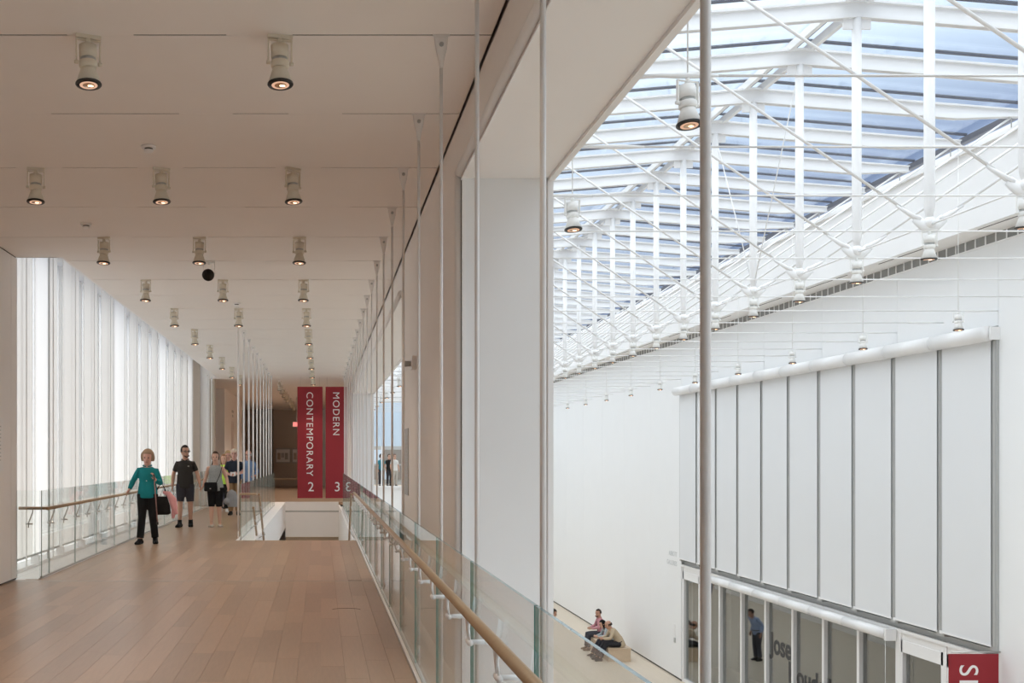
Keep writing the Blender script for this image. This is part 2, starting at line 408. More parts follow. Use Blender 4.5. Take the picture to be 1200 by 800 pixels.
bx(XF + .06, XR + .5, -9, YATR, 5.16, 6.3).build('roof_block', 'white_paint', fa); bx(XW, XFL - .06, -9, YATR, 6.5, 6.6).build('roof_block', 'white_paint', fa)

# ---- atrium end walls
we = struct(empty('wall_back', (0, YATR, 0)), 'white end wall of the atrium with a blue-tinted panel band')
b = MB(); b.box(XWO, XR + .3, 0, .3, ZLOW, -.02); b.box(XWO, XR + .3, 0, .3, 4.5, 6.9); b.build('end_board', 'white_paint', we)
for i in range(6):
    x0 = XWO + i * 1.5; bx(x0 + .01, x0 + 1.49, .0, .1, 2.15, 4.45).build('end_panel', 'blue_panel', we)
for i in range(7): bx(XWO + i * 1.5 - .03, XWO + i * 1.5 + .03, .0, .12, -.02, 2.15).build('mullion', 'white_metal', we)
bx(XWO, XR, -.1, .3, -.05, .06).build('window_sill', 'white_metal', we)
for i in range(5): bx(XWO, XR, -.02, 0, 4.7 + i * .3, 4.72 + i * .3).build('joint_strip', 'grey_metal', we)
bal = struct(bx(XWO, XR, YATR + .3, YATR + 5, -.3, 0).build('floor', 'pale_floor'), 'terrace floor behind the end wall')
wb = struct(empty('wall_terrace', (0, YATR + 4, 0)), 'grey shopfront behind the terrace')
bx(XWO, XR, 1, 1.2, 0, 5).build('backing', 'grey_metal', wb)
for i in range(9):
    for j in range(2): bx(XWO + i * .6 + .05, XWO + i * .6 + .55, .95, 1.0, .3 + j * .9, 1.1 + j * .9).build('pane', 'gallery_dark' if (i + j) % 3 else 'blue_panel', wb)
struct(bx(XWO, XR + .3, -9.3, -9, ZLOW, 7.2).build('wall_near', 'atrium_wall'), 'white end wall of the atrium behind the viewpoint')
struct(bx(-8.2, -8, -9, 60, ZLOW, 0).build('wall_low', 'wall_paint')); struct(bx(-8, 1.045, 57.0, 57.3, ZLOW, -.36).build('wall_low', 'wall_paint'))

# ---- skylight glazing
ZR = 6.95; ZE = 6.62
sk = struct(empty('window_2', (XC, 0, 6.4)), 'shallow pitched glass skylight over the atrium')
def zg(x): return ZR - (ZR - ZE) * abs(x - XC) / 3.9
for sgn in (-1, 1):
    m = MB(); x0 = XC + sgn * .06; x1 = XC + sgn * 3.95
    v = [(x0 - XC, .03, zg(x0) - 6.4), (x1 - XC, .03, zg(x1) - 6.4), (x1 - XC, D - .03, zg(x1) - 6.4), (x0 - XC, D - .03, zg(x0) - 6.4)]
    v = v + [(p[0], p[1], p[2] + .014) for p in v]
    m.add(v, [(0, 3, 2, 1), (4, 5, 6, 7), (0, 1, 5, 4), (1, 2, 6, 5), (2, 3, 7, 6), (3, 0, 4, 7)])
    pm = m.mesh('pane', 'sky_glass')
    g = MB()
    v = [(x0 - XC, -.022, zg(x0) - 6.4 - .008), (x1 - XC, -.022, zg(x1) - 6.4 - .008), (x1 - XC, .022, zg(x1) - 6.4 - .008), (x0 - XC, .022, zg(x0) - 6.4 - .008)]
    v = v + [(p[0], p[1], p[2] + .032) for p in v]
    g.add(v, [(0, 3, 2, 1), (4, 5, 6, 7), (0, 1, 5, 4), (1, 2, 6, 5), (2, 3, 7, 6), (3, 0, 4, 7)])
    gm = g.mesh('glazing_bar', 'dark_gasket')
    for k in range(-9, 35):
        put('pane', pm, sk, (0, YK(k), 0)); put('glazing_bar', gm, sk, (0, YK(k), 0))
    bx(sgn * 3.90 if sgn > 0 else -4.0, 4.0 if sgn > 0 else -3.90, -9, YATR, .10, .19).build('eaves_bar', 'dark_gasket', sk)
    bx(min(sgn * .10, sgn * .16), max(sgn * .10, sgn * .16), -9, YATR, .40, .50).build('ridge_bar', 'white_metal', sk)
bx(-.05, .05, -9, YATR, .52, .58).build('ridge_cap', 'dark_gasket', sk)

# ================================================================== OBJECTS
# ---- roof trusses: rib, strut, fitting, cables (one per bay)
ZFIT = EYE + 2.37; ZCAB = EYE + 2.305
def make_truss():
    r = empty('roof_truss', (XC, 0, ZFIT))
    tag(r, 'white roof truss with slim strut and cables hanging below the skylight', 'truss', 'white roof trusses under the skylight')
    for sgn in (-1, 1):
        m = MB(); pts = []
        for i in range(5):
            x = sgn * (.0 + 3.85 * i / 4); top = 6.84 - .31 * i / 4; dep = .21 - .0 * i
            if i == 4: dep = .10
            pts.append((x, top, top - dep))
        # I-shaped: web plus flanges
        for (hw, t0, t1) in ((.012, 0, 1), (.05, 0, .12), (.05, .86, 1)):
            v = []
            for (x, a, c) in pts:
                za = a - (a - c) * t0 - ZFIT; zb = a - (a - c) * t1 - ZFIT
                v += [(x, -hw, za), (x, hw, za), (x, hw, zb), (x, -hw, zb)]
            f = []
            for i in range(4):
                o = i * 4
                for q in range(4): f.append((o + q, o + (q + 1) % 4, o + 4 + (q + 1) % 4, o + 4 + q))
            f += [(0, 1, 2, 3), (19, 18, 17, 16)]
            m.add(v, f)
        m.build('rib', 'white_metal', r)
        tube([(sgn * 3.7, 0, 6.46 - ZFIT), (sgn * 3.7, 0, 6.28 - ZFIT)], .008, 6).build('hanger_pin', 'grey_metal', r)
        c = tube([(sgn * .10, 0, .05), (sgn * 3.72, 0, 6.44 - ZFIT)], .0155, 8).build('diagonal_cable', 'white_metal', r)
        tube([(sgn * .10, 0, .05), (sgn * .16, 0, .085), (sgn * .34, 0, .198)], [.026, .028, .016], 8).build('socket', 'white_metal', c)
        lo = tube([(0, 0, 0), (0, sgn * D / 2, 0)], .009, 6).build('longitudinal_cable', 'white_metal', r)
    s = tube([(0, 0, .06), (0, 0, .18), (0, 0, 6.64 - ZFIT)], [.030, .052, .052], 12).build('strut', 'white_metal', r)
    MB().box(-.16, .16, -.012, .012, 6.50 - ZFIT, 6.64 - ZFIT).build('gusset', 'white_metal', s)
    m = MB(); m.loft([(-.15, 0, .07), (-.06, 0, -.01), (.06, 0, -.01), (.15, 0, .07)], [(.018, .05), (.03, .06), (.03, .06), (.018, .05)], side=(0, 1, 0), n=10)
    m.ball((0, 0, .02), .065, 10); m.build('cable_fitting', 'white_metal', r)
    x0, x1 = XWO - XC, XR - XC
    cc = tube([(x0, 0, ZCAB - ZFIT), (x1, 0, ZCAB - ZFIT)], .0085, 6).build('cross_cable', 'white_metal', r)
    for x in (-4.0, 4.1):
        tube([(x - .26, 0, ZCAB - ZFIT), (x - .1, 0, ZCAB - ZFIT), (x - .05, 0, ZCAB - ZFIT), (x + .05, 0, ZCAB - ZFIT), (x + .1, 0, ZCAB - ZFIT), (x + .2, 0, ZCAB - ZFIT)], [.009, .015, .018, .018, .015, .009], 8).build('turnbuckle', 'white_metal', cc)
    return r
tr0 = make_truss()
for k in range(-3, 34):
    t = tr0 if k == -3 else dup(tr0)
    t.location.y = YK(k)
bc = empty('bracing_cables', (XC, YK(7), ZFIT))
tag(bc, 'pair of thin white bracing cables rising in a V to the skylight ridge', 'cable')
for sgn in (-1, 1): tube([(0, 0, .06), (0, sgn * D, 6.62 - ZFIT)], .008, 6).build('cable', 'white_metal', bc)

# ---- spotlights
def make_lamp(name, colr, tilt, drop=0.0, glow='lamp_glow'):
    r = empty(name)
    MB().box(-.075, .075, -.014, .014, -.022, .0).build('track_adapter', colr, r) if drop == 0 else tube([(0, 0, 0), (0, 0, -drop)], .0055, 6).build('hanging_rod', colr, r)
    z = -drop
    m = MB(); m.loft([(0, 0, z - .015), (0, 0, z - .045), (0, 0, z - .055)], [.012, .02, .008], n=10)
    m.box(-.071, .071, -.009, .009, z - .036, z - .030)
    for s in (-1, 1):
        m.box(s * .071 - .004, s * .071 + .004, -.009, .009, z - .175, z - .030)
        m.loft([(s * .06, 0, z - .170), (s * .082, 0, z - .170)], .012, n=8)
    yk = m.build('yoke', colr, r)
    def rot(p):
        c, s_ = math.cos(tilt), math.sin(tilt); zz = p[2] + .165
        return (p[0], p[1] * c - zz * s_, p[1] * s_ + zz * c - .165 + z)
    def lath(prof, nm, mm, n=20, cap=True, parent=r):
        mb = MB(); mb.loft([(0, 0, q[1]) for q in prof], [q[0] for q in prof], side=(1, 0, 0), n=n, cap=cap)
        mb.v = [rot(p) for p in mb.v]
        return mb.build(nm, mm, parent)
    lath([(.02, -.060), (.0535, -.062), (.0535, -.140)], 'body', colr)
    lath([(.046, -.139), (.046, -.166)], 'vent_ring', 'grey_metal')
    lath([(.0535, -.160), (.055, -.163), (.055, -.190), (.048, -.202)], 'collar', colr)
    lath([(.043, -.200), (.046, -.212), (.0755, -.298)], 'cone', colr)
    lath([(.0775, -.296), (.079, -.303), (.076, -.308), (.064, -.308), (.060, -.304), (.060, -.2985)], 'rim', 'lamp_dark', cap=False)
    rf = lath([(.061, -.3065), (.045, -.288), (.02, -.28)], 'reflector', 'lamp_reflector')
    if glow:
        lath([(.054, -.3070), (.053, -.3092)], 'inner_ring', 'lamp_inner', parent=rf); lath([(.036, -.3093), (.035, -.3098)], 'lamp_cup', 'lamp_reflector', parent=rf)
    if glow: 
        mb = MB(); mb.ball((.012, 0, -.3105), (.018, .012, .004), 10); mb.v = [rot(p) for p in mb.v]; mb.build('bulb', glow, rf)
    return r
SPOT = bpy.data.lights.new('lamp_light', 'SPOT'); SPOT.energy = 68; SPOT.color = (1.0, .80, .62); SPOT.spot_size = math.radians(95); SPOT.spot_blend = .9; SPOT.shadow_soft_size = .05
def light_lamp(lamp, data, z=-.33):
    l = bpy.data.objects.new('lamp_light', data); col.objects.link(l); l.parent = lamp; l.location = (0, 0, z)
lamp_a = make_lamp('track_spotlight', 'lamp_warm_lit', -.10)
tag(lamp_a, 'track spotlight with warm light painted in, hanging from a slot in the deck ceiling', 'spotlight', 'cream spotlights on the deck ceiling')
light_lamp(lamp_a, SPOT)
spots = []
for k in range(-1, 20, 2):
    for i, x in enumerate(LX):
        if k == 1 and i == 0: pass
        if i == 1 and k > 9: continue
        spots.append((x, YK(k)))
for n_, (x, y) in enumerate(spots):
    o = lamp_a if n_ == 0 else dup(lamp_a)
    o.location = (x, y, CEIL); o.rotation_euler.z = random.uniform(-.3, .7)
    i = LX.index(x)
    o['label'] = 'track spotlight with warm light painted in, on the deck ceiling, in the row ' + ('nearest the shaded window', 'running to the stairwell rods', 'nearest the atrium openings')[i]
    o['group'] = ('spotlights in the window side row', 'spotlights in the middle row', 'spotlights in the atrium side row')[i]
o = make_lamp('track_spotlight', 'lamp_white', math.radians(-72), glow=None); o.location = (-1.446, YK(6), CEIL)
tag(o, 'spotlight swung level so that its black round mouth shows', 'spotlight')
for c in o.children:
    if c.name.startswith('reflector'): c.data.materials[0] = MATS['lamp_dark']
lamp_b = make_lamp('hanging_spotlight', 'lamp_white', .06)
tag(lamp_b, 'white spotlight hanging from the cable fitting of a roof truss', 'spotlight', 'white spotlights under the roof trusses')
for n_, k in enumerate(range(-2, 30)):
    o = lamp_b if n_ == 0 else dup(lamp_b)
    o.location = (XC, YK(k), ZFIT - .045); o.rotation_euler.z = random.uniform(-.4, .4)
hz = 6.55 - (ZCAB - .0)
lamp_c = make_lamp('rod_spotlight', 'lamp_white', -.12, drop=hz)
tag(lamp_c, 'white spotlight hanging on a long thin rod near the deck openings', 'spotlight', 'white spotlights on long rods along the deck side')
for n_, k in enumerate(range(1, 30, 2)):
    o = lamp_c if n_ == 0 else dup(lamp_c)
    o.location = (2.215, YK(k), 6.55); o.rotation_euler.z = .3
for n_, k in enumerate(range(2, 30, 2)):
    o = dup(lamp_c); o['label'] = 'white spotlight hanging on a long thin rod beside the far panelled wall'; o['group'] = 'white spotlights on long rods along the far wall'
    o.location = (10.02, YK(k), 6.55); o.rotation_euler.z = -.3

# ---- smoke detectors
for (x, y, l) in ((-1.41, YK(2) + .83, 'round white smoke detector between the nearest ceiling spotlights'), (-2.56, YK(4) + .78, 'round white smoke detector over the window end of the deck'), (-1.39, YK(8) + .86, 'round white smoke detector above the stair head')):
    r = empty('smoke_detector', (x, y, CEIL)); tag(r, l, 'smoke detector')
    tube([(0, 0, 0), (0, 0, -.02)], [.062, .058], 20).build('base', 'white_paint', r)
    tube([(0, 0, -.02), (0, 0, -.032)], [.034, .034], 16).build('dark_gap', 'slot_black', r); tube([(0, 0, -.032), (0, 0, -.05), (0, 0, -.056)], [.04, .036, .015], 16).build('sensor_head', 'white_paint', r)

# ---- suspension rods
def make_rod(zt, zb, rr=.0102, rm='rod_metal'):
    r = empty('suspension_rod')
    tube([(0, 0, zb + .14), (0, 0, zt - .19)], rr, 12).build('rod', rm, r)
    m = MB(); m.loft([(0, 0, zt - .20), (0, 0, zt - .15), (0, 0, zt - .085), (0, 0, zt - .03), (0, 0, zt)], [(.011, .011), (.018, .011), (.034, .012), (.041, .012), (.041, .012)], side=(1, 0, 0), n=10)
    m.box(-.052, .052, -.014, .014, zt - .012, zt)
    h = m.build('top_clevis', 'rod_metal', r)
    tube([(0, -.02, zt - .06), (0, .02, zt - .06)], .014, 10).build('pin', 'grey_metal', h)
    m = MB(); m.loft([(0, 0, zb), (0, 0, zb + .05), (0, 0, zb + .09), (0, 0, zb + .15)], [(.02, .011), (.024, .011), (.022, .011), (.011, .011)], side=(0, 1, 0), n=10)
    h = m.build('bottom_clevis', 'rod_metal', r)
    tube([(-.02, 0, zb + .06), (.02, 0, zb + .06)], .011, 8).build('pin', 'grey_metal', h)
    return r
rod0 = make_rod(CEIL, .012)
tag(rod0, 'slim pale metal rod from ceiling to floor at a balustrade joint by the wall openings', 'rod', 'suspension rods along the atrium side balustrade')
for n_, k in enumerate(range(-2, 20)):
    o = rod0 if n_ == 0 else dup(rod0); o.location = (XROD, YK(k), 0)
rod1 = make_rod(CEIL, .02, .018, 'white_paint'); tag(rod1, 'rod', 'rod')
for k in range(10, 20):
    o = rod1 if k == 10 else dup(rod1); o['label'] = 'slim white metal rod between the walkway and the stairwell'; o['group'] = 'suspension rods along the stairwell'; o.location = (-1.55, YK(k) + .3, .02)
for k in (18.6, 19.4):
    o = dup(rod1); o['label'] = 'slim white metal rod at the end of the shaded window'; o['group'] = 'suspension rods at the window end'; o.location = (-3.44, YK(k), .0)

# ---- balustrades
def bracket_mesh(s):      # double stem bracket; s = direction from rail to glass
    m = MB()
    for dy in (-.022, .022): m.loft([(0, dy, -.028), (s * .01, dy, -.12)], .005, n=6)
    m.loft([(s * .01, -.036, -.125), (s * .01, .036, -.125)], .013, n=8)
    m.loft([(s * .01, 0, -.125), (s * .075, 0, -.125)], .011, n=8)
    m.loft([(0, -.05, -.02), (0, -.03, -.05), (0, -.022, -.09)], [.012, .009, .005], n=6)
    return m.mesh('bracket', 'white_metal')
bmR = bracket_mesh(1); bmL = bracket_mesh(-1)
def thin_bracket(s):
    m = MB(); m.loft([(0, 0, -.02), (s * .0, 0, -.05), (s * .06, .0, -.2)], .009, n=6); m.loft([(s * .0, 0, -.2), (s * .09, 0, -.2)], .011, n=6); m.loft([(s * .055, 0, -.20), (s * .055, 0, -.25)], .009, n=6)
    return m.mesh('bracket', 'steel')
def balustrade(label, x, y0, y1, xr, top, rail_z, joints, xs, bm=None, gl=GL):
    r = empty('glass_balustrade', (x, y0, 0)); tag(r, label, 'balustrade')
    js = [y0] + [j for j in joints if y0 + .2 < j < y1 - .2] + [y1]
    for a, c in zip(js[:-1], js[1:]):
        glass_sheet(-.0065, .0065, a - y0 + .008, c - y0 - .008, .03, top).build('glass_panel', gl, r)
    ch = bx(-.035, .012, 0, y1 - y0, -.10, .012).build('base_channel', 'white_metal', r)
    bx(-.012, .012, 0, y1 - y0, .0125, .034).build('seal', 'grey_metal', ch)
    if xr is not None:
        h = tube([(xr - x, 0, rail_z), (xr - x, y1 - y0, rail_z)], [(.024, .021)] * 2, 14, side=(1, 0, 0)).build('handrail', 'rail_oak', r)
        y = .35
        while y < y1 - y0: put('bracket', bm, h, (xr - x, y, rail_z)); y += .75
    return r
YB_END = 34.2
JR = [YK(k) - .03 for k in range(-4, 21)]
rb = balustrade('long glass balustrade with oak handrail along the atrium openings', XGL, YK(-4) - .03, YST + .1, .622, 1.07, .89, JR, 1, bm=bmR)
rb2 = balustrade('glass balustrade beside the stairwell on the atrium side', XGL, YST + .12, YB_END, None, 1.07, .89, JR, 1)
JL = [YK(k) + .2 for k in range(5, 21)]
tbL = thin_bracket(-1)
lb = balustrade('glass balustrade with thin oak handrail in front of the shaded window', XLE + .0, 13.85, YEND - .1, -3.49, 1.13, .90, JL, -1, bm=tbL, gl=GLP)
glass_sheet(-.31, -.015, -.0065, .0065, .0, 1.13).build('glass_panel', GL, lb)
h = tube([(-.31, .08, .90), (.08, .08, .90)], .02, 12).build('handrail', 'rail_oak', lb)
put('bracket', tbL, h, (-.13, .08, .9))
ls = balustrade('glass balustrade between the walkway and the stairwell', -1.50, YST, YEND, None, 1.05, .9, [YK(k) + .33 for k in range(9, 21)], 1, gl=GLP)
glass_sheet(.01, .25, -.0065, .0065, .0, 1.05).build('glass_panel', GL, ls)
h = tube([(-.02, -.06, .87), (.30, -.06, .87)], .02, 12).build('handrail', 'rail_oak', ls)

# ---- staircase down from the deck
st = empty('staircase', (0, YST, 0)); tag(st, 'staircase descending away between white stairwell walls', 'staircase')
for i in range(28):
    bx(-1.18, .58, .28 * i, .28 * i + .31, -.18 * (i + 1) - .04, -.18 * (i + 1)).build('tread', 'oak_floor', st)
    bx(-1.18, .58, .28 * i, .28 * i + .02, -.18 * (i + 1), -.18 * i - .045).build('riser', 'white_paint', st)
for x in (-1.22, .60):
    m = MB(); v = []
    for (yy, zz) in ((0, -.05), (7.9, -5.05), (7.9, -5.0), (0, .02)): v += [(x - .02, yy, zz - (.3 if zz < -.03 and yy == 0 else 0)), (x + .02, yy, zz - (.3 if zz < -.03 and yy == 0 else 0))]
    m.add(v, [(0, 2, 4, 6), (1, 7, 5, 3), (0, 1, 3, 2), (2, 3, 5, 4), (4, 5, 7, 6), (6, 7, 1, 0)]); m.build('stringer', 'white_paint', st)
def stair_rail(x, z0, lab, yoff=0.0):
    r = empty('stair_handrail', (x, YST + .1 + yoff, 0)); tag(r, lab, 'handrail')
    tube([(0, -.1, z0), (0, 0.0, z0), (0, .12, z0 - .05), (0, 5.0, z0 - .05 - 4.88 * .62)], .022, 12).build('rail', 'rail_oak', r)
    for i in range(6):
        y = .4 + i * .8; z = z0 - .05 - (y - .12) * .62
        tube([(0, y, z - .02), (.05 if x < 0 else .04, y + .02, z - .12), (-.09 if x < 0 else .10, y + .05, z - .2)], .009, 6).build('bracket', 'steel', r)
stair_rail(-1.16, .86, 'oak stair handrail plunging beside the stairwell rods')
stair_rail(-1.28, .60, 'lower oak stair handrail behind the stairwell glass', .2)
stair_rail(.575, .86, 'oak stair handrail turning down at the end of the atrium side rail')
sw = struct(empty('wall_stairwell', (0, 0, 0)), 'white stairwell lining')
bx(-1.60, -1.24, YST, 38, -.9, -.005).build('side_lining', 'white_paint', sw)
bx(.62, .66, YST, 38, -1.6, -.1).build('side_lining', 'white_paint', sw)
bx(-1.24, .62, 37.95, 38.0, -.30, .004).build('slab_edge', 'white_paint', sw); bx(-1.24, .62, 37.97, 37.99, -.36, -.30).build('shadow_gap', 'grey_metal', sw)
bx(-1.24, .62, 37.9, 37.99, -1.22, -.36).build('end_lining', 'white_paint', sw); bx(-1.24, .62, 38.2, 38.3, ZLOW, -1.22).build('low_lining', 'bench_wood', sw)
bx(.66, 1.045, 38, 38.1, -1.6, -.1).build('side_lining', 'white_paint', sw)

# ---- hanging banners
def banner(x0, x1, y, zt, zb, label, words, num=None, size=.29, fx=.5):
    r = empty('hanging_banner', ((x0 + x1) / 2, y, zb)); tag(r, label, 'banner')
    w2 = (x1 - x0) / 2; hgt = zt - zb
    bx(-w2, w2, -.006, .006, 0, hgt).build('cloth', 'red_banner', r)
    text('lettering', words, size, Vector((0, 0, -1)), Vector((1, 0, 0)), Vector((0, -1, 0)), (-.07 - size * .36 + (fx - .5), -.008, hgt - .16), 'white_print', r, spacing=1.16)
    if num: text('numeral', num, .42, Vector((1, 0, 0)), Vector((0, 0, 1)), Vector((0, -1, 0)), (.03, -.008, .22), 'white_print', r, align='CENTER')
    return r
SB = 37.0; YB = FPX / SB
zt_, zb_ = EYE + 83 / SB, EYE - 47.5 / SB
for (px0, px1, lab, wd, nm, fx) in ((348.5, 378, 'tall red banner reading CONTEMPORARY 2 hanging over the stairwell', 'CONTEMPORARY', '2', .5), (381.5, 407, 'tall red banner reading MODERN 3 hanging over the stairwell', 'MODERN', '3', .5)):
    r = banner((px0 - 376) / SB, (px1 - 376) / SB, YB, zt_, zb_, lab, wd, nm, .30, .57)
    for s in (-1, 1):
        tube([(s * .3, 0, zt_ - zb_), (s * .3, 0, CEIL - zb_)], .003, 6).build('hanging_wire', 'steel', r)
r = banner(9.84, 10.62, 17.0, EYE - 230 / 74.8, -4.6, 'red banner lettered in white standing out from the wall beside the glass doors', 'SP', None, .42, .5)
tube([(-.35, 0, -1.525 + 4.6 + .03), (.42, 0, -1.525 + 4.6 + .03)], .012, 8).build('arm', 'steel', r)

# ---- curtain wall with roller shades, lower glazing and doors
cw = struct(empty('window_3', (XR, 0, 0)), 'curtain wall behind a row of pale roller shades')
for k in range(8, 18):
    bx(.20, .215, YK(k) + .04, YK(k + 1) - .04, -1.4, 3.4).build('pane', 'door_glass', cw)
for k in range(8, 19): bx(-.045, .2, YK(k) - .02 if k == 8 else YK(k) - .10, YK(k) + .02 if k == 18 else YK(k) + .14, -1.5, 3.40).build('mullion', 'grey_metal', cw)
bx(.3, .36, 17.05, 32.05, -1.5, 3.5).build('inner_lining', 'grey_metal', cw)
bx(.08, .25, 17.05, 32.05, -1.62, -1.50).build('transom', 'grey_metal', cw); bx(.04, .25, 17.05, 32.05, -1.80, -1.62).build('transom', 'white_metal', cw)
bx(.02, .25, 17.05, 32.05, 3.42, 3.63).build('head_rail', 'grey_metal', cw)
for k in range(8, 18):
    r = empty('roller_shade', (XR - .165, YK(k), -1.42)); tag(r, {8: 'pale grey roller shade directly above the red banner', 9: 'pale grey roller shade above the white framed glass door', 16: 'pale grey roller shade second from the gallery name on the wall', 17: 'pale grey roller shade right beside the gallery name on the wall'}.get(k, 'pale grey roller shade drawn down above the long white roller tube'), 'shade', 'pale roller shades over the curtain wall')
    bx(.097, .103, .085, D - .075, 0, 3.44 + 1.42).build('fabric', 'shade_grey', r)
    t = tube([(-.0, .004, 3.50 + 1.42), (0, D - .004, 3.50 + 1.42)], .125, 20).build('roller_tube', 'white_metal', r)
    bx(.09, .11, .08, D - .07, -.02, .01).build('hem_bar', 'white_metal', r)
    bx(.085, .115, D - .085, D - .01, -.03, .02).build('clip', 'white_metal', r)
    bx(.097, .103, .0, .008, .0, 3.38 + 1.42).build('guide_wire', 'steel', r)
bx(-.15, .02, 17.0, 17.04, 3.4, 3.6).build('end_bracket', 'white_metal', cw)
dr = struct(empty('door_1', (XR, 0, ZLOW)), 'white framed glass screen and doors below the shades')
H0 = -1.80 - ZLOW
for k in range(8, 19):
    wd = .05 if k not in (10,) else .09
    bx(.02, .16, YK(k) - wd, YK(k) + wd, 0, H0 + .2).build('mullion', 'white_metal', dr)
for k in range(8, 18):
    bx(.10, .112, YK(k) + .05, YK(k + 1) - .05, .1, H0).build('pane', 'door_glass', dr)
    bx(.04, .15, YK(k) + .05, YK(k + 1) - .05, 0, .1).build('bottom_rail', 'white_metal', dr)
    if k in (8, 9, 17):
        bx(.03, .15, YK(k) + .05, YK(k + 1) - .05, H0 - .22, H0).build('top_rail', 'white_metal', dr)
        bx(.03, .15, YK(k) + .05, YK(k) + .13, .1, H0).build('stile', 'white_metal', dr); bx(.03, .15, YK(k + 1) - .13, YK(k + 1) - .05, .1, H0).build('stile', 'white_metal', dr)
bx(.0, .05, 17.05, 32.05, H0 + .14, H0 + .2).build('drip_rail', 'white_metal', dr)
lt = empty('shade_roller', (XR - .16, YK(10) + .12, -1.72)); tag(lt, 'long white roller tube of rolled up shades above the glass screen', 'shade roller')
for k in range(10, 16): tube([(0, (k - 10) * D + .003, 0), (0, (k - 9) * D - .003 - (.12 if k == 15 else 0), 0)], .10, 20).build('tube_segment', 'white_metal', lt)
bx(-.03, .16, -.1, -.02, -.12, .1).build('end_bracket', 'white_metal', lt); tube([(.0, -.012, -.1), (0, -.012, -2.9)], .006, 6).build('pull_cord', 'steel', lt)
# gallery behind the glass
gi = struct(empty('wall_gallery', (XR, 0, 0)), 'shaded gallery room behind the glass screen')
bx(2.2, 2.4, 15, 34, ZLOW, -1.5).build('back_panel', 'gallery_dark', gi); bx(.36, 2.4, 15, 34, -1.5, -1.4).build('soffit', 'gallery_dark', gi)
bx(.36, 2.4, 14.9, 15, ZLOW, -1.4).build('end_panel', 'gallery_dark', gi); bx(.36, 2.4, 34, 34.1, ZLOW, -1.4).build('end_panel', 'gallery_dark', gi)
# exhibition title on the glass
ti = empty('exhibition_title', (XR + .0975, YK(14), -3.2)); tag(ti, 'dark exhibition title lettered on the glass screen', 'lettering')
nx, ny, nz = Vector((0, -1, 0)), Vector((0, 0, 1)), Vector((-1, 0, 0))
text('title_line', 'Josef', .68, nx, ny, nz, (0, -.13, .12), 'dark_print', ti, offset=.016)
text('title_line', 'Koudelka', .68, nx, ny, nz, (0, -1.10, -.40), 'dark_print', ti, offset=.016)
gsn = empty('wall_lettering', (XR - .002, 33.25, -1.5)); tag(gsn, 'faint grey gallery name lettered on the white atrium wall', 'lettering')
text('name_line', 'ABBOTT', .20, nx, ny, nz, (0, -.45, .08), 'grey_print', gsn, align='CENTER'); text('name_line', 'GALLERIES', .20, nx, ny, nz, (0, -.35, -.2), 'grey_print', gsn, align='CENTER')
cr = empty('card_reader', (XR, 32.6, ZLOW + 1.05)); tag(cr, 'small grey door switch on the white wall beside the glass screen', 'switch')
bx(-.03, 0, -.05, .05, 0, .14).build('switch_plate', 'grey_metal', cr); bx(-.02, 0, -.01, .01, .15, .55).build('switch_conduit', 'white_metal', cr)

# ---- signs and devices on the deck walls
tp = empty('text_panel', (XW, 13.2, 1.1)); tag(tp, 'narrow grey text panel on the pier between the openings', 'sign')
bx(-.012, 0, -.3, .28, 0, .80).build('panel_board', 'grey_print', tp)
for i in range(14): bx(-.014, -.011, -.24, .2 - .1 * (i % 3 == 2), .70 - i * .045, .712 - i * .045).build('text_line', 'grey_metal', tp)
tp2 = empty('text_panel', (XLW, 12.9, 1.38)); tag(tp2, 'white text panel on the wall left of the window', 'sign')
bx(0, .012, -.3, .33, 0, .65).build('panel_board', 'white_paint', tp2)
for i in range(10): bx(.011, .014, -.24, .2, .54 - i * .045, .55 - i * .045).build('text_line', 'grey_print', tp2)
dv_ = empty('wall_sensor', (XW, 11.95, 2.52)); tag(dv_, 'small grey sensor box high on the pier', 'sensor')
bx(-.05, 0, -.14, .14, 0, .14).build('sensor_box', 'rod_metal', dv_); tube([(-.05, .06, .07), (-.13, .09, .07)], [.03, .035], 12).build('sensor_eye', 'grey_metal', dv_)
ex = empty('exit_sign', (-1.03, 46, 2.85)); tag(ex, 'lit red exit sign hanging beside the banner', 'sign')
bx(-.17, .17, -.03, .03, 0, .22).build('housing', 'white_paint', ex); bx(-.15, .15, -.034, -.03, .02, .2).build('sign_face', 'exit_glow', ex); tube([(0, 0, .22), (0, 0, 1.25)], .01, 6).build('stem', 'steel', ex)
for i, x in enumerate((-2.42, -1.55)):
    p = empty('picture_frame', (x + .4, YHALL, 1.25)); tag(p, ['framed print above the gallery bench, next to the dark doorway', 'framed print above the gallery bench, next to the banner'][i], 'picture')
    bx(-.42, .42, -.05, 0, 0, .80).build('frame', 'grey_metal', p); bx(-.36, .36, -.055, -.05, .06, .74).build('print', 'white_paint', p)
    for q in range(3): bx(-.3 + q * .2, -.14 + q * .2, -.058, -.054, .2 + .1 * (q % 2), .55).build('print_figure', ['gallery_wall', 'grey_print', 'grey_metal'][q], p)
gb = empty('gallery_bench', (-1.7, 56.2, 0)); tag(gb, 'low bench in front of the framed prints', 'bench')
bx(-1.2, 1.2, -.25, .25, .40, .48).build('seat', 'bench_wood', gb)
for x in (-.9, .9): bx(x - .05, x + .05, -.2, .2, 0, .40).build('leg', 'gallery_dark', gb)
sg = empty('door_sign', (-3.55, 43.6, 3.25)); tag(sg, 'small dark lettered sign above the side doorway', 'sign')
bx(0, .015, -.4, .4, .1, .2).build('sign_line', 'grey_metal', sg); bx(0, .015, -.2, .2, -.08, .02).build('sign_line', 'grey_metal', sg)
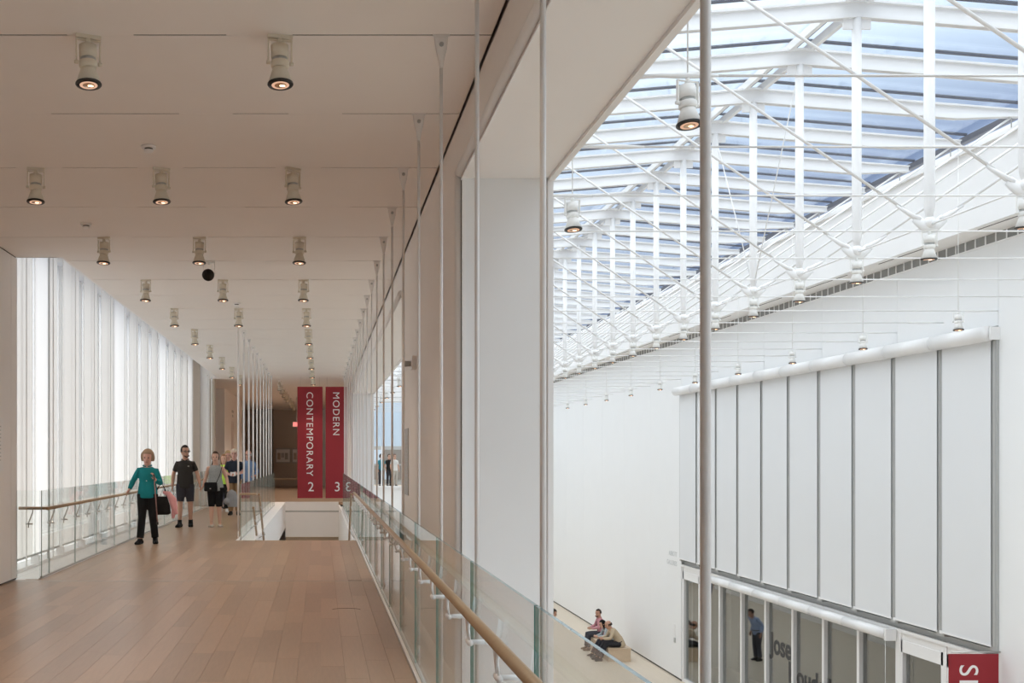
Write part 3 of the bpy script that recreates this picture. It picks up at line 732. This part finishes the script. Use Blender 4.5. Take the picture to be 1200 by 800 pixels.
# track lights in the hall, plus deeper ones added to light its back wall
hl = make_lamp('hall_spotlight', 'lamp_warm_lit', .5)
tag(hl, 'warm-tinted spotlight on the hall ceiling beyond the stairwell, where some are added for light', 'spotlight', 'spotlights on the hall ceiling')
HSPOT = SPOT.copy(); HSPOT.color = (1, .86, .72); HSPOT.energy = 110; HSPOT.spot_size = math.radians(130); light_lamp(hl, HSPOT)
pos = [(-1.38, 36.2), (-1.38, 38), (-1.38, 40.2), (-1.36, 42), (-1.36, 44), (-1.3, 46.5), (-1.3, 49), (-.28, 37), (-.28, 40), (-1.3, 52), (-.28, 46), (-.28, 52), (-2.3, 50)]  # last entries are added lamps that brighten the dark back wall
for i, (x, y) in enumerate(pos):
    o = hl if i == 0 else dup(hl); o.location = (x, y, CEIL)
ht = struct(bx(-1.42, -1.34, 35.5, 52, CEIL - .02, CEIL).build('trim_4', 'white_metal'), 'ceiling track of the hall spotlights')

# ---- bench on the atrium floor
be = empty('wooden_bench', (9.66, 36.38, ZLOW)); tag(be, 'plain wooden box bench against the white atrium wall', 'bench')
bx(-.38, .38, -1.33, 1.33, .40, .44).build('seat', 'bench_wood', be)
bx(-.36, .36, -1.31, -1.27, 0, .40).build('end_board', 'bench_wood', be); bx(-.36, .36, 1.27, 1.31, 0, .40).build('end_board', 'bench_wood', be)
bx(-.36, -.32, -1.27, 1.27, 0, .40).build('side_board', 'bench_wood', be); bx(.32, .36, -1.27, 1.27, 0, .40).build('side_board', 'bench_wood', be)

# ================================================================== PEOPLE
def lerp(a, b, t): return Vector(a).lerp(Vector(b), t)
def remesh(mb, name, m, parent, voxel=.012, smooth=4):
    me = mb.mesh(name, m); o = bpy.data.objects.new(name + '_tmp', me); col.objects.link(o)
    r = o.modifiers.new('r', 'REMESH'); r.mode = 'VOXEL'; r.voxel_size = voxel; r.use_smooth_shade = True
    q = o.modifiers.new('s', 'SMOOTH'); q.iterations = smooth; q.factor = .5
    dg = bpy.context.evaluated_depsgraph_get(); new = bpy.data.meshes.new_from_object(o.evaluated_get(dg))
    bpy.data.objects.remove(o); bpy.data.meshes.remove(me); new.name = name
    if not new.materials: new.materials.append(MATS[m])
    return put(name, new, parent)
SKIN = dict(fair=(.62, .37, .27), tan=(.50, .28, .19), pink=(.60, .33, .26))
for kx, c in SKIN.items(): mat('skin_' + kx, c, .55, var=.06, scale=20)
def cloth(c, pat=0.0):
    nm = 'cloth_%d_%d_%d' % tuple(int(v * 255) for v in c)
    return mat(nm + ('p' if pat else ''), c, .85, var=.10 + pat, scale=60 if pat else 22, bump=.25, spec=.2) and (nm + ('p' if pat else ''))
BASE = dict(pel=(0, 0, .93), mid=(0, 0, 1.11), chest=(0, 0, 1.27), neck=(0, .01, 1.44), head=(0, -.012, 1.575),
            shL=(.160, .01, 1.345), elL=(.220, .03, 1.11), wrL=(.235, -.05, .89), haL=(.235, -.08, .78),
            hipL=(.085, 0, .90), knL=(.095, -.02, .49), anL=(.095, .03, .09), toL=(.12, -.13, .03))
for kx in list(BASE):
    if kx.endswith('L'): v = BASE[kx]; BASE[kx[:-1] + 'R'] = (-v[0], v[1], v[2])
def person(label, loc, yaw, H=1.7, pose=None, fit=None, look=(0, -1, 0), hup=(0, 0, 1), voxel=.012, group=None):
    F = dict(skin='fair', hair='short', hairc=(.06, .04, .03), top=(.2, .2, .2), sleeve='short', hem=.86, bottom=(.05, .05, .06), leg='long', shoe=(.04, .04, .04), w=1.0, hips=1.0, sock=None, pat=0)
    F.update(fit or {})
    P = dict(BASE); P.update(pose or {}); S = H / 1.7
    J = {k_: Vector(v) * S for k_, v in P.items()}
    R = empty('person', loc, yaw); tag(R, label, 'person', group)
    W_ = F['w']; sk_ = 'skin_' + F['skin']
    def torso(inf, start=0.0, topcut=False):
        mb = MB(); low = J['pel'] + (J['pel'] - J['mid']).normalized() * .09 * S
        sl_ = lerp(J['chest'], J['neck'], .55)
        side = (J['shL'] - J['shR'])
        pts = [low, J['pel'], J['mid'], J['chest'], sl_, lerp(J['chest'], J['neck'], .82), J['neck']]
        rad = [(.12 * F['hips'], .095), (.162 * F['hips'], .115 * F.get('belly', 1)), (.138 * W_, .10 * F.get('belly', 1)), (.156 * W_, .115), (.134 * W_, .098), (.080 * W_, .075), (.056, .06)]
        rad = [((a + inf) * S, (c + inf) * S) for a, c in rad]
        if topcut: pts.pop(); rad.pop()
        mb.loft(pts, rad, side=side, n=20); return mb
    def arm(mb, sd, inf, t0=0.0, t1=2.0, r0=1.0):
        sh, el, wr_ = J['sh' + sd], J['el' + sd], J['wr' + sd]
        inn = lerp(J['neck'], sh, .42) - Vector((0, 0, .035 * S))
        pts = [inn, sh, lerp(sh, el, .35), lerp(sh, el, .7), el, lerp(el, wr_, .3), lerp(el, wr_, .7), wr_]
        rad = [.050, .054, .049, .044, .040, .041, .034, .027]; tt = [0, 0, .35, .7, 1, 1.3, 1.7, 2]
        P2 = []; R2 = []
        for i in range(len(pts)):
            if tt[i] <= t1: P2.append(pts[i]); R2.append((rad[i] * W_ ** .5 + inf) * S)
            else:
                f = (t1 - tt[i - 1]) / (tt[i] - tt[i - 1])
                if f > .02: P2.append(lerp(pts[i - 1], pts[i], f)); R2.append((rad[i] + inf + (.006 if t1 < 1.5 else 0)) * S)
                break
        mb.loft(P2, R2, n=12)
    def hand(mb, sd):
        wr_, ha = J['wr' + sd], J['ha' + sd]; d = (ha - wr_).normalized(); L = .18 * S
        out = Vector((1 if sd == 'L' else -1, 0, 0)); pn = out - d * out.dot(d)
        pn = pn.normalized() if pn.length > .2 else Vector((0, 0, 1)); fwd = d.cross(pn).normalized()
        if fwd.y > 0: fwd = -fwd
        pm = wr_ + d * L * .48
        mb.loft([wr_, wr_ + d * L * .2, pm], [(.022 * S, .018 * S), (.036 * S, .017 * S), (.038 * S, .015 * S)], side=fwd, n=10)
        for i, (o, ln) in enumerate(((-.029, .36), (-.010, .45), (.010, .49), (.029, .44))):
            a = pm - d * .012 * S + fwd * (o * S); cdir = (d * .8 - pn * .5).normalized(); c2 = (d * .35 - pn * .9).normalized()
            b1 = a + d * L * ln * .45; b2 = b1 + cdir * L * ln * .35; b3 = b2 + c2 * L * ln * .25
            mb.loft([a, b1, b2, b3], [.0095 * S, .009 * S, .0085 * S, .007 * S], n=6)
        a = wr_ + d * L * .15 + fwd * .026 * S
        mb.loft([a, a + (fwd * .7 + d * .6 - pn * .3).normalized() * .045 * S, a + (fwd * .45 + d * .85 - pn * .4).normalized() * .085 * S], [.013 * S, .011 * S, .008 * S], n=6)
    def leg(mb, sd, inf, t1=2.0, flare=0.0):
        hp, kn, an = J['hip' + sd], J['kn' + sd], J['an' + sd]
        pts = [hp, lerp(hp, kn, .4), lerp(hp, kn, .8), kn, lerp(kn, an, .3), lerp(kn, an, .7), an]
        rad = [.092 * F['hips'], .082, .064, .056, .056, .044, .036]; tt = [0, .4, .8, 1, 1.3, 1.7, 2]
        if flare: rad = [.094 * F['hips'], .082, .068, .060, .058, .054, .052]
        P2 = []; R2 = []
        for i in range(len(pts)):
            if tt[i] <= t1 + 1e-6: P2.append(pts[i]); R2.append((rad[i] + inf) * S)
            else:
                f = (t1 - tt[i - 1]) / (tt[i] - tt[i - 1])
                if f > .02: P2.append(lerp(pts[i - 1], pts[i], f)); R2.append((rad[i - 1] + inf) * S)
                break
        mb.loft(P2, R2, n=14)
    def foot(mb, sd, inf):
        an, to = J['an' + sd], J['to' + sd]; d = to - an; d = Vector((d.x, d.y, d.z * .15)).normalized()
        b0 = Vector((an.x, an.y, J['to' + sd].z + .0)); sd_ = d.cross(Vector((0, 0, 1)))
        mb.loft([an + Vector((0, 0, .01)), b0 + Vector((0, 0, .02 * S))], [(.036 + inf) * S] * 2, n=10)
        mb.loft([b0 - d * .075 * S, b0 - d * .055 * S + Vector((0, 0, .005)), b0 + d * .03 * S + Vector((0, 0, .012)), b0 + d * .11 * S, b0 + d * .17 * S - Vector((0, 0, .006))],
                [((.022 + inf) * S, (.022 + inf) * S), ((.034 + inf) * S, (.032 + inf) * S), ((.036 + inf) * S, (.036 + inf) * S), ((.042 + inf) * S, (.026 + inf) * S), ((.026 + inf) * S, (.016 + inf) * S)], side=sd_, n=12)
    # body
    mb = torso(0)
    hu = Vector(hup).normalized(); lf = Vector(look); lf = (lf - hu * lf.dot(hu)).normalized(); ls_ = lf.cross(hu)
    hc = J['head'] + Vector((0, 0, .012)) * S; S0 = S; S = S * 1.13
    mb.loft([J['neck'] - Vector((0, 0, .03)), lerp(J['neck'], hc, .5), hc - hu * .05 * S], [.058 * S, .052 * S, .05 * S], n=12)
    hs_ = [(-1, .026, .03, .050), (-.85, .045, .05, .040), (-.5, .060, .075, .018), (-.1, .070, .090, .003), (.3, .074, .097, -.004), (.65, .066, .086, -.006), (.88, .045, .060, -.008), (1.0, .012, .02, -.008)]
    mb.loft([hc + hu * (t * .115 * S) + lf * (o * S) for t, a, c, o in hs_], [(a * S, c * S) for t, a, c, o in hs_], side=ls_, n=16)
    mb.loft([hc + lf * .085 * S + hu * .02 * S, hc + lf * .105 * S - hu * .012 * S, hc + lf * .110 * S - hu * .024 * S, hc + lf * .088 * S - hu * .034 * S], [.009 * S, .012 * S, .014 * S, .010 * S], n=8)
    for s_ in (-1, 1):
        mb.ball(hc + ls_ * (s_ * .074 * S) - lf * .008 * S - hu * .005 * S, (.014 * S, .018 * S, .028 * S), 8)
    S = S0
    for sd in 'LR': arm(mb, sd, 0); hand(mb, sd); leg(mb, sd, 0); foot(mb, sd, 0)
    remesh(mb, 'body', sk_, R, voxel * .8)
    # face
    S = S0 * 1.13
    fx = MB()
    for s_ in (-1, 1): fx.ball(hc + lf * .087 * S + ls_ * (s_ * .031 * S) + hu * .012 * S, .011 * S, 8)
    fx.build('eyes', mat('eye_dark', (.05, .035, .03), .3, var=.1) and 'eye_dark', R)
    fx = MB(); fx.loft([hc + lf * .082 * S - ls_ * .022 * S - hu * .060 * S, hc + lf * .094 * S - hu * .060 * S, hc + lf * .082 * S + ls_ * .022 * S - hu * .060 * S], [.004 * S, .007 * S, .004 * S], n=6)
    fx.build('mouth', mat('lip', (.40, .16, .14), .5, var=.05) and 'lip', R)
    if F.get('glasses'):
        g = MB()
        for s_ in (-1, 1):
            c = hc + lf * .108 * S + ls_ * (s_ * .033 * S) + hu * .010 * S
            q = [c + ls_ * (math.cos(a) * .026 * S) + hu * (math.sin(a) * .018 * S) for a in [i * math.pi / 5 for i in range(11)]]
            g.loft(q, .004 * S, n=5)
            g.loft([c + ls_ * (s_ * .026 * S), hc + ls_ * (s_ * .080 * S) + hu * .012 * S], .004 * S, n=5)
        g.build('glasses', 'lamp_dark', R)
    # hair / cap
    ht_ = F['hair']
    if ht_ != 'none':
        v = []; f = []; nu, nv = 22, 14
        for i in range(nv + 1):
            th = math.pi * i / nv
            for k_ in range(nu):
                a = 2 * math.pi * k_ / nu
                d = Vector((math.sin(th) * math.cos(a), math.sin(th) * math.sin(a), math.cos(th)))   # x side, y fwd, z up
                face = d.y > (.30 if ht_ in ('short', 'cap', 'bald') else .42) and d.z < (.52 if ht_ != 'bald' else .9)
                rr = Vector((.084, .110, .126))
                off = Vector((0, -.008, .006))
                if ht_ in ('bob',): rr = Vector((.112, .128, .138))
                if ht_ == 'bald' : face = face or d.z > .35
                low = d.z < {'short': -.12, 'bob': -.52, 'long': -.9, 'cap': -.1, 'bald': -.4, 'tail': -.5}[ht_]
                p = Vector((d.x * rr.x, d.y * rr.y, d.z * rr.z)) + off
                if ht_ in ('bob', 'short', 'long', 'tail'): p *= 1 + .03 * math.sin(7 * a + 5 * th)
                if face or low: p = Vector((d.x * .055, d.y * .065, d.z * .085))
                elif ht_ == 'long' and d.z < -.1 and d.y < .2: p.z -= .17 * min(1, (-d.z - .1) * 2); p.y -= .01
                elif ht_ == 'tail' and d.y < -.6 and d.z < .3: p.y -= .01
                v.append(hc + (ls_ * p.x + lf * p.y + hu * p.z) * S)
        for i in range(nv):
            for k_ in range(nu): f.append((i * nu + k_, (i + 1) * nu + k_, (i + 1) * nu + (k_ + 1) % nu, i * nu + (k_ + 1) % nu))
        hm = MB(); hm.add(v, f, 0, True)
        if ht_ == 'tail':
            hm.loft([hc - lf * .1 * S + hu * .03 * S, hc - lf * .115 * S - hu * .08 * S + ls_ * .05 * S, hc - lf * .07 * S - hu * .2 * S + ls_ * .09 * S], [.028 * S, .034 * S, .012 * S], n=8)
        if ht_ == 'cap':
            hm.loft([hc + lf * .07 * S + hu * .062 * S, hc + lf * .13 * S + hu * .058 * S, hc + lf * .165 * S + hu * .048 * S], [(.075 * S, .008 * S), (.07 * S, .006 * S), (.04 * S, .004 * S)], side=ls_, n=12)
        hm.build('cap' if ht_ == 'cap' else 'hair', cloth(F['hairc']), R)
        if F.get('beard'):
            bm_ = MB(); bm_.loft([hc - hu * .07 * S + lf * .062 * S - ls_ * .05 * S, hc - hu * .10 * S + lf * .085 * S, hc - hu * .07 * S + lf * .062 * S + ls_ * .05 * S], [(.012 * S, .018 * S)] * 3, n=8)
            bm_.build('beard', cloth((.11, .065, .05)), R)
    # clothes
    S = S0
    tm = cloth(F['top'], F['pat'])
    mb = torso(.013, topcut=True)
    hem = lerp(J['pel'], J['mid'], -.55 + (.86 - F['hem']) * -3)
    sd_ = J['shL'] - J['shR']
    mb.loft([hem, J['pel'], J['mid']], [((.17 * F['hips'] + .016) * S, (.122 * F.get('belly', 1) + .014) * S), ((.166 * F['hips'] + .016) * S, (.120 * F.get('belly', 1) + .014) * S), ((.145 * W_ + .016) * S, (.108 * F.get('belly', 1) + .014) * S)], side=sd_, n=20)
    if F['sleeve'] != 'none':
        for sd in 'LR': arm(mb, sd, .011, t1={'short': .72, 'long': 1.93}[F['sleeve']])
    else:
        for sd in 'LR':
            s0 = lerp(J['neck'], J['sh' + sd], .62)
            mb.loft([lerp(J['chest'], J['sh' + sd], .45), s0 + Vector((0, -.05 * S, .0)), s0 + Vector((0, 0, .035 * S)), s0 + Vector((0, .06 * S, -.01))], [.02 * S] * 4, n=8)
    remesh(mb, 'shirt', tm, R, voxel, 10)
    if F['sleeve'] != 'none' and not F.get('tee'):
        cb = MB(); nk = J['neck'] + Vector((0, -.005, -.005)) * S
        q = [nk + Vector((math.cos(a) * .068, math.sin(a) * .066, .018 * math.sin(a))) * S for a in [-math.pi / 2 + .25 + i * (2 * math.pi - .5) / 14 for i in range(15)]]
        cb.loft(q, [(.010 * S, .024 * S)] * 15, side=(0, 0, 1), n=6); cb.build('collar', tm, R)
    bm2 = cloth(F['bottom']); mb = MB()
    low = J['pel'] + (J['pel'] - J['mid']).normalized() * .10 * S
    mb.loft([low, J['pel'], lerp(J['pel'], J['mid'], .45)], [((.135 * F['hips'] + .01) * S, .105 * S), ((.162 * F['hips'] + .010) * S, (.115 * F.get('belly', 1) + .01) * S), ((.150 * F['hips'] + .010) * S, (.108 * F.get('belly', 1) + .01) * S)], side=sd_, n=18)
    for sd in 'LR': leg(mb, sd, .014 if F['leg'] == 'long' else .02, t1={'long': 1.95, 'short': .88, 'capri': 1.06}[F['leg']], flare=1 if F['leg'] == 'long' else 0)
    remesh(mb, 'trousers' if F['leg'] == 'long' else 'shorts', bm2, R, voxel)
    for sd in 'LR':
        mb = MB(); foot(mb, sd, .015)
        if F.get('flat'): mb.v = [p if p[2] < .055 else (p[0], p[1], .055) for p in mb.v]
        remesh(mb, 'shoe', cloth(F['shoe']), R, voxel)
        if F['sock']:
            mb = MB(); mb.loft([J['an' + sd] + Vector((0, 0, -.02)), lerp(J['an' + sd], J['kn' + sd], .16)], .047 * S, n=12); mb.build('sock', cloth(F['sock']), R)
    if F.get('belt'):
        mb = MB(); mb.loft([lerp(J['pel'], J['mid'], .30), lerp(J['pel'], J['mid'], .44)], [((.158 * F['hips'] + .022) * S, (.112 + .024) * S)] * 2, side=sd_, n=18); mb.build('belt', 'lamp_dark', R)
    return R, J

XY = lambda px, s: ((px - 376) / s, FPX / s)
# elderly woman, right hand on the rail, left hand raised on a cane
x, y = XY(173, 65.0)
rail_local = (-3.49 - x, 0, .93)
Pw = dict(shL=(.150, .01, 1.325), shR=(-.155, .01, 1.335), elR=(-.265, -.01, 1.14), wrR=(-.325, -.05, .985), haR=(-.355, -.10, .93),
          elL=(.235, .01, 1.10), wrL=(.165, -.20, 1.17), haL=(.135, -.25, 1.28), neck=(.0, -.02, 1.43), head=(.01, -.06, 1.555), chest=(0, .0, 1.26),
          knL=(.10, -.03, .49), anL=(.13, .06, .09), toL=(.16, -.09, .03), knR=(-.095, -.05, .49), anR=(-.12, -.10, .09), toR=(-.16, -.25, .03))
pw_, Jw = person('elderly woman in a teal blouse and black trousers with one hand on the handrail', (x, y, 0), 0, 1.68, Pw,
    dict(skin='pink', hair='bob', hairc=(.34, .23, .15), top=(.012, .20, .22), sleeve='long', bottom=(.012, .012, .013), shoe=(.015, .015, .015), hips=1.02, w=.98), look=(-.05, -1, -.18), hup=(.03, -.15, 1), voxel=.0105)
bt = MB()
for i in range(6): bt.ball((.0, -.128 + .012 * abs(i - 3), 1.36 - i * .075), (.008, .006, .008), 8)
bt.build('buttons', 'white_paint', pw_)
cx, cy_ = x + .155, y - .262
cane = empty('walking_cane', (cx + .07, cy_ - .04, .36)); tag(cane, 'slim patterned walking cane held by the woman in teal', 'cane')
tube([(0, 0, .03), (-.06, .02, .80)], .010, 10).build('shaft', mat('cane_print', (.25, .12, .10), .4, var=.9, scale=55) and 'cane_print', cane)
tube([(0, 0, 0), (0, 0, .05)], [.02, .016], 10).build('rubber_tip', 'lamp_dark', cane)
tube([(-.06, .02, .79), (-.06, .0, .87), (-.06, -.03, .89), (-.06, -.07, .87)], .012, 8).build('handle', 'lamp_dark', cane)
bag = empty('handbag', (x + .22, y + .02, .52)); tag(bag, 'black shoulder bag hanging from the arm of the woman in teal', 'bag')
mb = MB(); mb.loft([(0, 0, .0), (0, 0, .03), (0, 0, .18), (0, 0, .33)], [(.16, .05), (.20, .07), (.18, .065), (.13, .03)], side=(1, 0, 0), n=16); remesh(mb, 'bag_body', cloth((.012, .011, .011)), bag, .012)
tube([(-.11, 0, .31), (-.04, 0, .48), (.03, -.0, .575), (.09, 0, .46), (.12, 0, .31)], .011, 8).build('strap', cloth((.02, .018, .018)), bag)
jk = empty('jacket', (x + .43, y + .05, .43)); tag(jk, 'pink jacket draped over the black shoulder bag', 'jacket')
mb = MB(); mb.loft([(-.16, -.02, .50), (-.06, -.03, .47), (.02, -.03, .36), (.05, -.02, .2), (.02, -.01, .02)], [(.03, .02), (.05, .04), (.075, .045), (.06, .04), (.025, .02)], side=(1, 0, 0), n=14)
mb.loft([(-.03, -.05, .40), (.04, -.06, .25), (.10, -.05, .10)], [(.03, .02), (.04, .02), (.03, .015)], side=(1, 0, 0), n=10)
remesh(mb, 'jacket_cloth', cloth((.68, .33, .33)), jk, .012, 2)

# couple walking hand in hand
x, y = XY(217, 52.3)
Pm = dict(head=(.0, -.012, 1.58), elL=(.255, .04, 1.13), wrL=(.315, -.05, .92), haL=(.335, -.07, .82), elR=(-.255, .05, 1.12), wrR=(-.27, -.02, .88), haR=(-.27, -.05, .77),
          knL=(.11, .0, .49), anL=(.11, .05, .09), toL=(.13, -.10, .03), knR=(-.10, -.06, .49), anR=(-.10, -.12, .09), toR=(-.14, -.27, .03))
pm_, Jm = person('young man with glasses in a dark polo shirt and dark shorts holding a hand', (x, y, 0), 0, 1.79, Pm,
    dict(skin='tan', hair='short', hairc=(.025, .018, .014), top=(.035, .030, .026), sleeve='short', bottom=(.045, .042, .05), leg='short', shoe=(.015, .015, .015), sock=(.02, .02, .02), glasses=1, beard=1, w=1.06, hem=.84), look=(.55, -1, -.05), voxel=.0105)
MB().box(.07, .11, -.142, -.136, 1.345, 1.375).build('emblem', 'gallery_dark', pm_)
x2, y2 = XY(252.5, 52.3)
hx = x + Jm['haL'].x - x2
Pf = dict(elR=(-.225, .03, 1.13), wrR=((hx + .06) / .97, -.03, .93), haR=(hx / .97, -.07, .84), elL=(.25, .03, 1.12), wrL=(.30, -.08, .89), haL=(.31, -.11, .79),
          knR=(-.085, -.05, .49), anR=(-.085, -.08, .09), toR=(-.10, -.24, .03), knL=(.085, -.01, .49), anL=(.10, .02, .09), toL=(.14, -.12, .03))
pf_, Jf = person('young woman in a grey patterned tank top and black shorts holding a hand', (x2, y2, 0), 0, 1.66, Pf,
    dict(skin='fair', hair='tail', hairc=(.05, .028, .018), top=(.33, .34, .33), sleeve='none', bottom=(.012, .012, .013), leg='capri', shoe=(.55, .46, .38), flat=1, hips=1.04, w=.94, hem=.84, pat=.45), voxel=.0105)
bag = empty('crossbody_bag', (x2 - .09, y2 - .16, .80)); tag(bag, 'small black crossbody bag worn by the woman in grey', 'bag')
mb = MB(); mb.loft([(0, 0, 0), (0, 0, .02), (0, 0, .18), (0, 0, .2)], [(.13, .025), (.15, .035), (.145, .035), (.12, .02)], side=(1, 0, 0), n=14); mb.build('bag_body', cloth((.015, .014, .015)), bag)
tube([(.12, .0, .18), (.2, .02, .36), (.25, .06, .56), (.235, .13, .60)], .008, 6).build('strap', cloth((.02, .018, .018)), bag); bx(-.02, .01, -.04, -.034, .05, .07).build('buckle', 'steel', bag)
jk = empty('sweater', (x2 + .36, y2 - .10, .42)); tag(jk, 'bundled grey sweater carried by the woman in the tank top', 'sweater')
mb = MB(); mb.loft([(-.03, 0, .40), (.0, 0, .34), (.03, 0, .2), (.03, 0, .03)], [(.05, .04), (.11, .07), (.14, .08), (.11, .06)], side=(1, 0, 0), n=12); mb.ball((-.09, -.02, .16), .08, 10); remesh(mb, 'sweater_cloth', cloth((.30, .30, .31), .3), jk, .012, 2)

# group further back
x, y = XY(262, 41.0)
person('woman with long hair in a bright lime top beside the man in a cap', (x, y, 0), 0, 1.62, dict(elL=(.24, .0, 1.14), wrL=(.2, -.16, 1.0), haL=(.15, -.24, .97)),
    dict(skin='fair', hair='long', hairc=(.25, .13, .07), top=(.55, .85, .12), sleeve='short', tee=1, bottom=(.02, .02, .022), leg='long', shoe=(.75, .75, .74)), voxel=.014)
x, y = XY(267.5, 38.5)
person('fair-haired person in blue seen behind the man in a cap', (x, y, 0), 0, 1.72, None, dict(skin='pink', hair='bob', hairc=(.50, .36, .20), top=(.18, .28, .45), sleeve='long', bottom=(.10, .10, .14)), voxel=.014)
x, y = XY(274.5, 43.4)
pc, Jc = person('man in a pale cap, navy shirt and khaki trousers holding a leaflet', (x, y, 0), 0, 1.76, dict(elL=(.25, .0, 1.13), wrL=(.10, -.20, 1.08), haL=(.03, -.25, 1.08), elR=(-.25, .0, 1.13), wrR=(-.12, -.20, 1.06), haR=(-.05, -.25, 1.05)),
    dict(skin='pink', hair='cap', hairc=(.62, .55, .44), top=(.022, .028, .042), sleeve='short', bottom=(.27, .17, .09), shoe=(.025, .022, .02), w=1.08, belly=1.15, belt=1), voxel=.014)
lf_ = empty('leaflet', (x - .01, y - .275, 1.06)); tag(lf_, 'folded white leaflet in the hands of the man in a cap', 'leaflet')
mb = MB(); mb.add([(-.07, 0, 0), (0, .03, -.01), (0, -.02, .10), (-.07, -.05, .11), (.07, 0, 0), (.07, -.05, .11)], [(0, 1, 2, 3), (1, 4, 5, 2)]); mb.add([(-.07, .004, 0), (0, .034, -.01), (0, -.016, .10), (-.07, -.046, .11), (.07, .004, 0), (.07, -.046, .11)], [(3, 2, 1, 0), (2, 5, 4, 1)]); mb.build('paper', 'white_paint', lf_)
x, y = XY(291, 40.0)
person('balding man with glasses in a blue shirt behind the stairwell rods', (x, y, 0), 0, 1.74, dict(elL=(.26, .0, 1.13), wrL=(.2, -.18, 1.0), haL=(.15, -.25, .98)),
    dict(skin='pink', hair='bald', hairc=(.55, .53, .50), top=(.16, .25, .42), sleeve='long', bottom=(.05, .055, .09), glasses=1, w=1.05), look=(-.3, -1, 0), voxel=.014)

# seated on the atrium bench (facing away from the wall)
SIT = dict(pel=(0, 0, .54), mid=(0, -.03, .73), chest=(0, -.07, .90), neck=(0, -.09, 1.07), head=(0, -.13, 1.20), shL=(.175, -.08, 1.02), shR=(-.175, -.08, 1.02),
           elL=(.23, -.18, .78), elR=(-.23, -.18, .78), wrL=(.12, -.38, .72), wrR=(-.12, -.38, .72), haL=(.06, -.46, .72), haR=(-.06, -.46, .72),
           hipL=(.09, -.02, .525), hipR=(-.09, -.02, .525), knL=(.13, -.46, .53), knR=(-.13, -.46, .53), anL=(.13, -.50, .09), anR=(-.13, -.50, .09), toL=(.15, -.66, .03), toR=(-.15, -.66, .03))
LEAN = dict(SIT); LEAN.update(mid=(0, -.07, .72), chest=(0, -.19, .87), neck=(0, -.29, 1.01), head=(0, -.37, 1.11), shL=(.175, -.25, .97), shR=(-.175, -.25, .97), elL=(.23, -.36, .73), elR=(-.23, -.36, .73), wrL=(.10, -.56, .70), wrR=(-.10, -.56, .70), haL=(.05, -.64, .71), haR=(-.05, -.64, .71),
    anL=(.13, -.66, .09), anR=(-.13, -.70, .09), toL=(.15, -.82, .03), toR=(-.15, -.86, .03))
YAW = -math.pi / 2
person('seated man in a beige shirt and dark trousers leaning forward on the bench', (9.74, 35.32, ZLOW), YAW, 1.75, LEAN, dict(skin='tan', hair='bald', hairc=(.05, .035, .028), top=(.52, .42, .30), sleeve='long', bottom=(.03, .03, .035), shoe=(.03, .03, .03), belly=1.15, w=1.08, belt=1), look=(0.2, -1, -.35), hup=(0, -.3, 1), voxel=.014)
person('seated woman with dark hair between the two men on the bench', (9.70, 35.98, ZLOW), YAW, 1.64, LEAN, dict(skin='fair', hair='long', hairc=(.012, .010, .010), top=(.40, .44, .46), sleeve='long', bottom=(.04, .04, .05), pat=.3), look=(0, -1, -.4), hup=(0, -.3, 1), voxel=.014)
pp, Jp = person('seated man in a pink shirt and dark tie at the far end of the bench', (9.66, 37.25, ZLOW), YAW, 1.76, SIT, dict(skin='tan', hair='short', hairc=(.03, .02, .016), top=(.55, .27, .30), sleeve='long', bottom=(.05, .05, .06), beard=1, shoe=(.12, .07, .04)), look=(.9, -1, 0), voxel=.014)
mb = MB(); mb.loft([(0, -.175, 1.06), (0, -.205, .95), (0, -.165, .72), (0, -.155, .66)], [(.018, .008), (.024, .008), (.035, .008), (.01, .006)], side=(1, 0, 0), n=8); mb.build('tie', cloth((.03, .02, .035)), pp)
# standing on the atrium floor
person('man in a pale blue shirt standing bowed on the atrium floor', (7.30, 35.3, ZLOW), YAW + math.pi * .9, 1.74, dict(mid=(0, -.04, 1.10), chest=(0, -.11, 1.25), neck=(0, -.18, 1.40), head=(0, -.25, 1.50), shL=(.175, -.14, 1.35), shR=(-.175, -.14, 1.35)),
    dict(skin='tan', hair='short', hairc=(.04, .03, .025), top=(.30, .40, .62), sleeve='long', bottom=(.05, .055, .08), belt=1), look=(0, -1, -.6), hup=(0, -.4, 1), voxel=.014)
person('person in a blue shirt and shorts standing further down the atrium', (4.2, 48.5, ZLOW), .3, 1.72, None, dict(skin='tan', hair='short', top=(.12, .18, .35), bottom=(.10, .13, .22), leg='short', shoe=(.75, .75, .75)), voxel=.016)
# visitors behind the end wall
for (px, s_, lab, F) in ((447, 21.6, 'visitor in a teal top behind the sill of the end wall', dict(top=(.05, .25, .32), hair='bob', hairc=(.03, .02, .02))),
                         (456, 21.4, 'visitor in black behind the sill of the end wall', dict(top=(.02, .02, .02), hair='short')),
                         (462.5, 21.8, 'visitor in a white shirt behind the sill of the end wall', dict(top=(.7, .68, .64), hair='short', hairc=(.12, .07, .05), bottom=(.45, .42, .38)))):
    x, y = XY(px, s_)
    person(lab, (x, y, 0), .4, 1.72, None, F, voxel=.018)
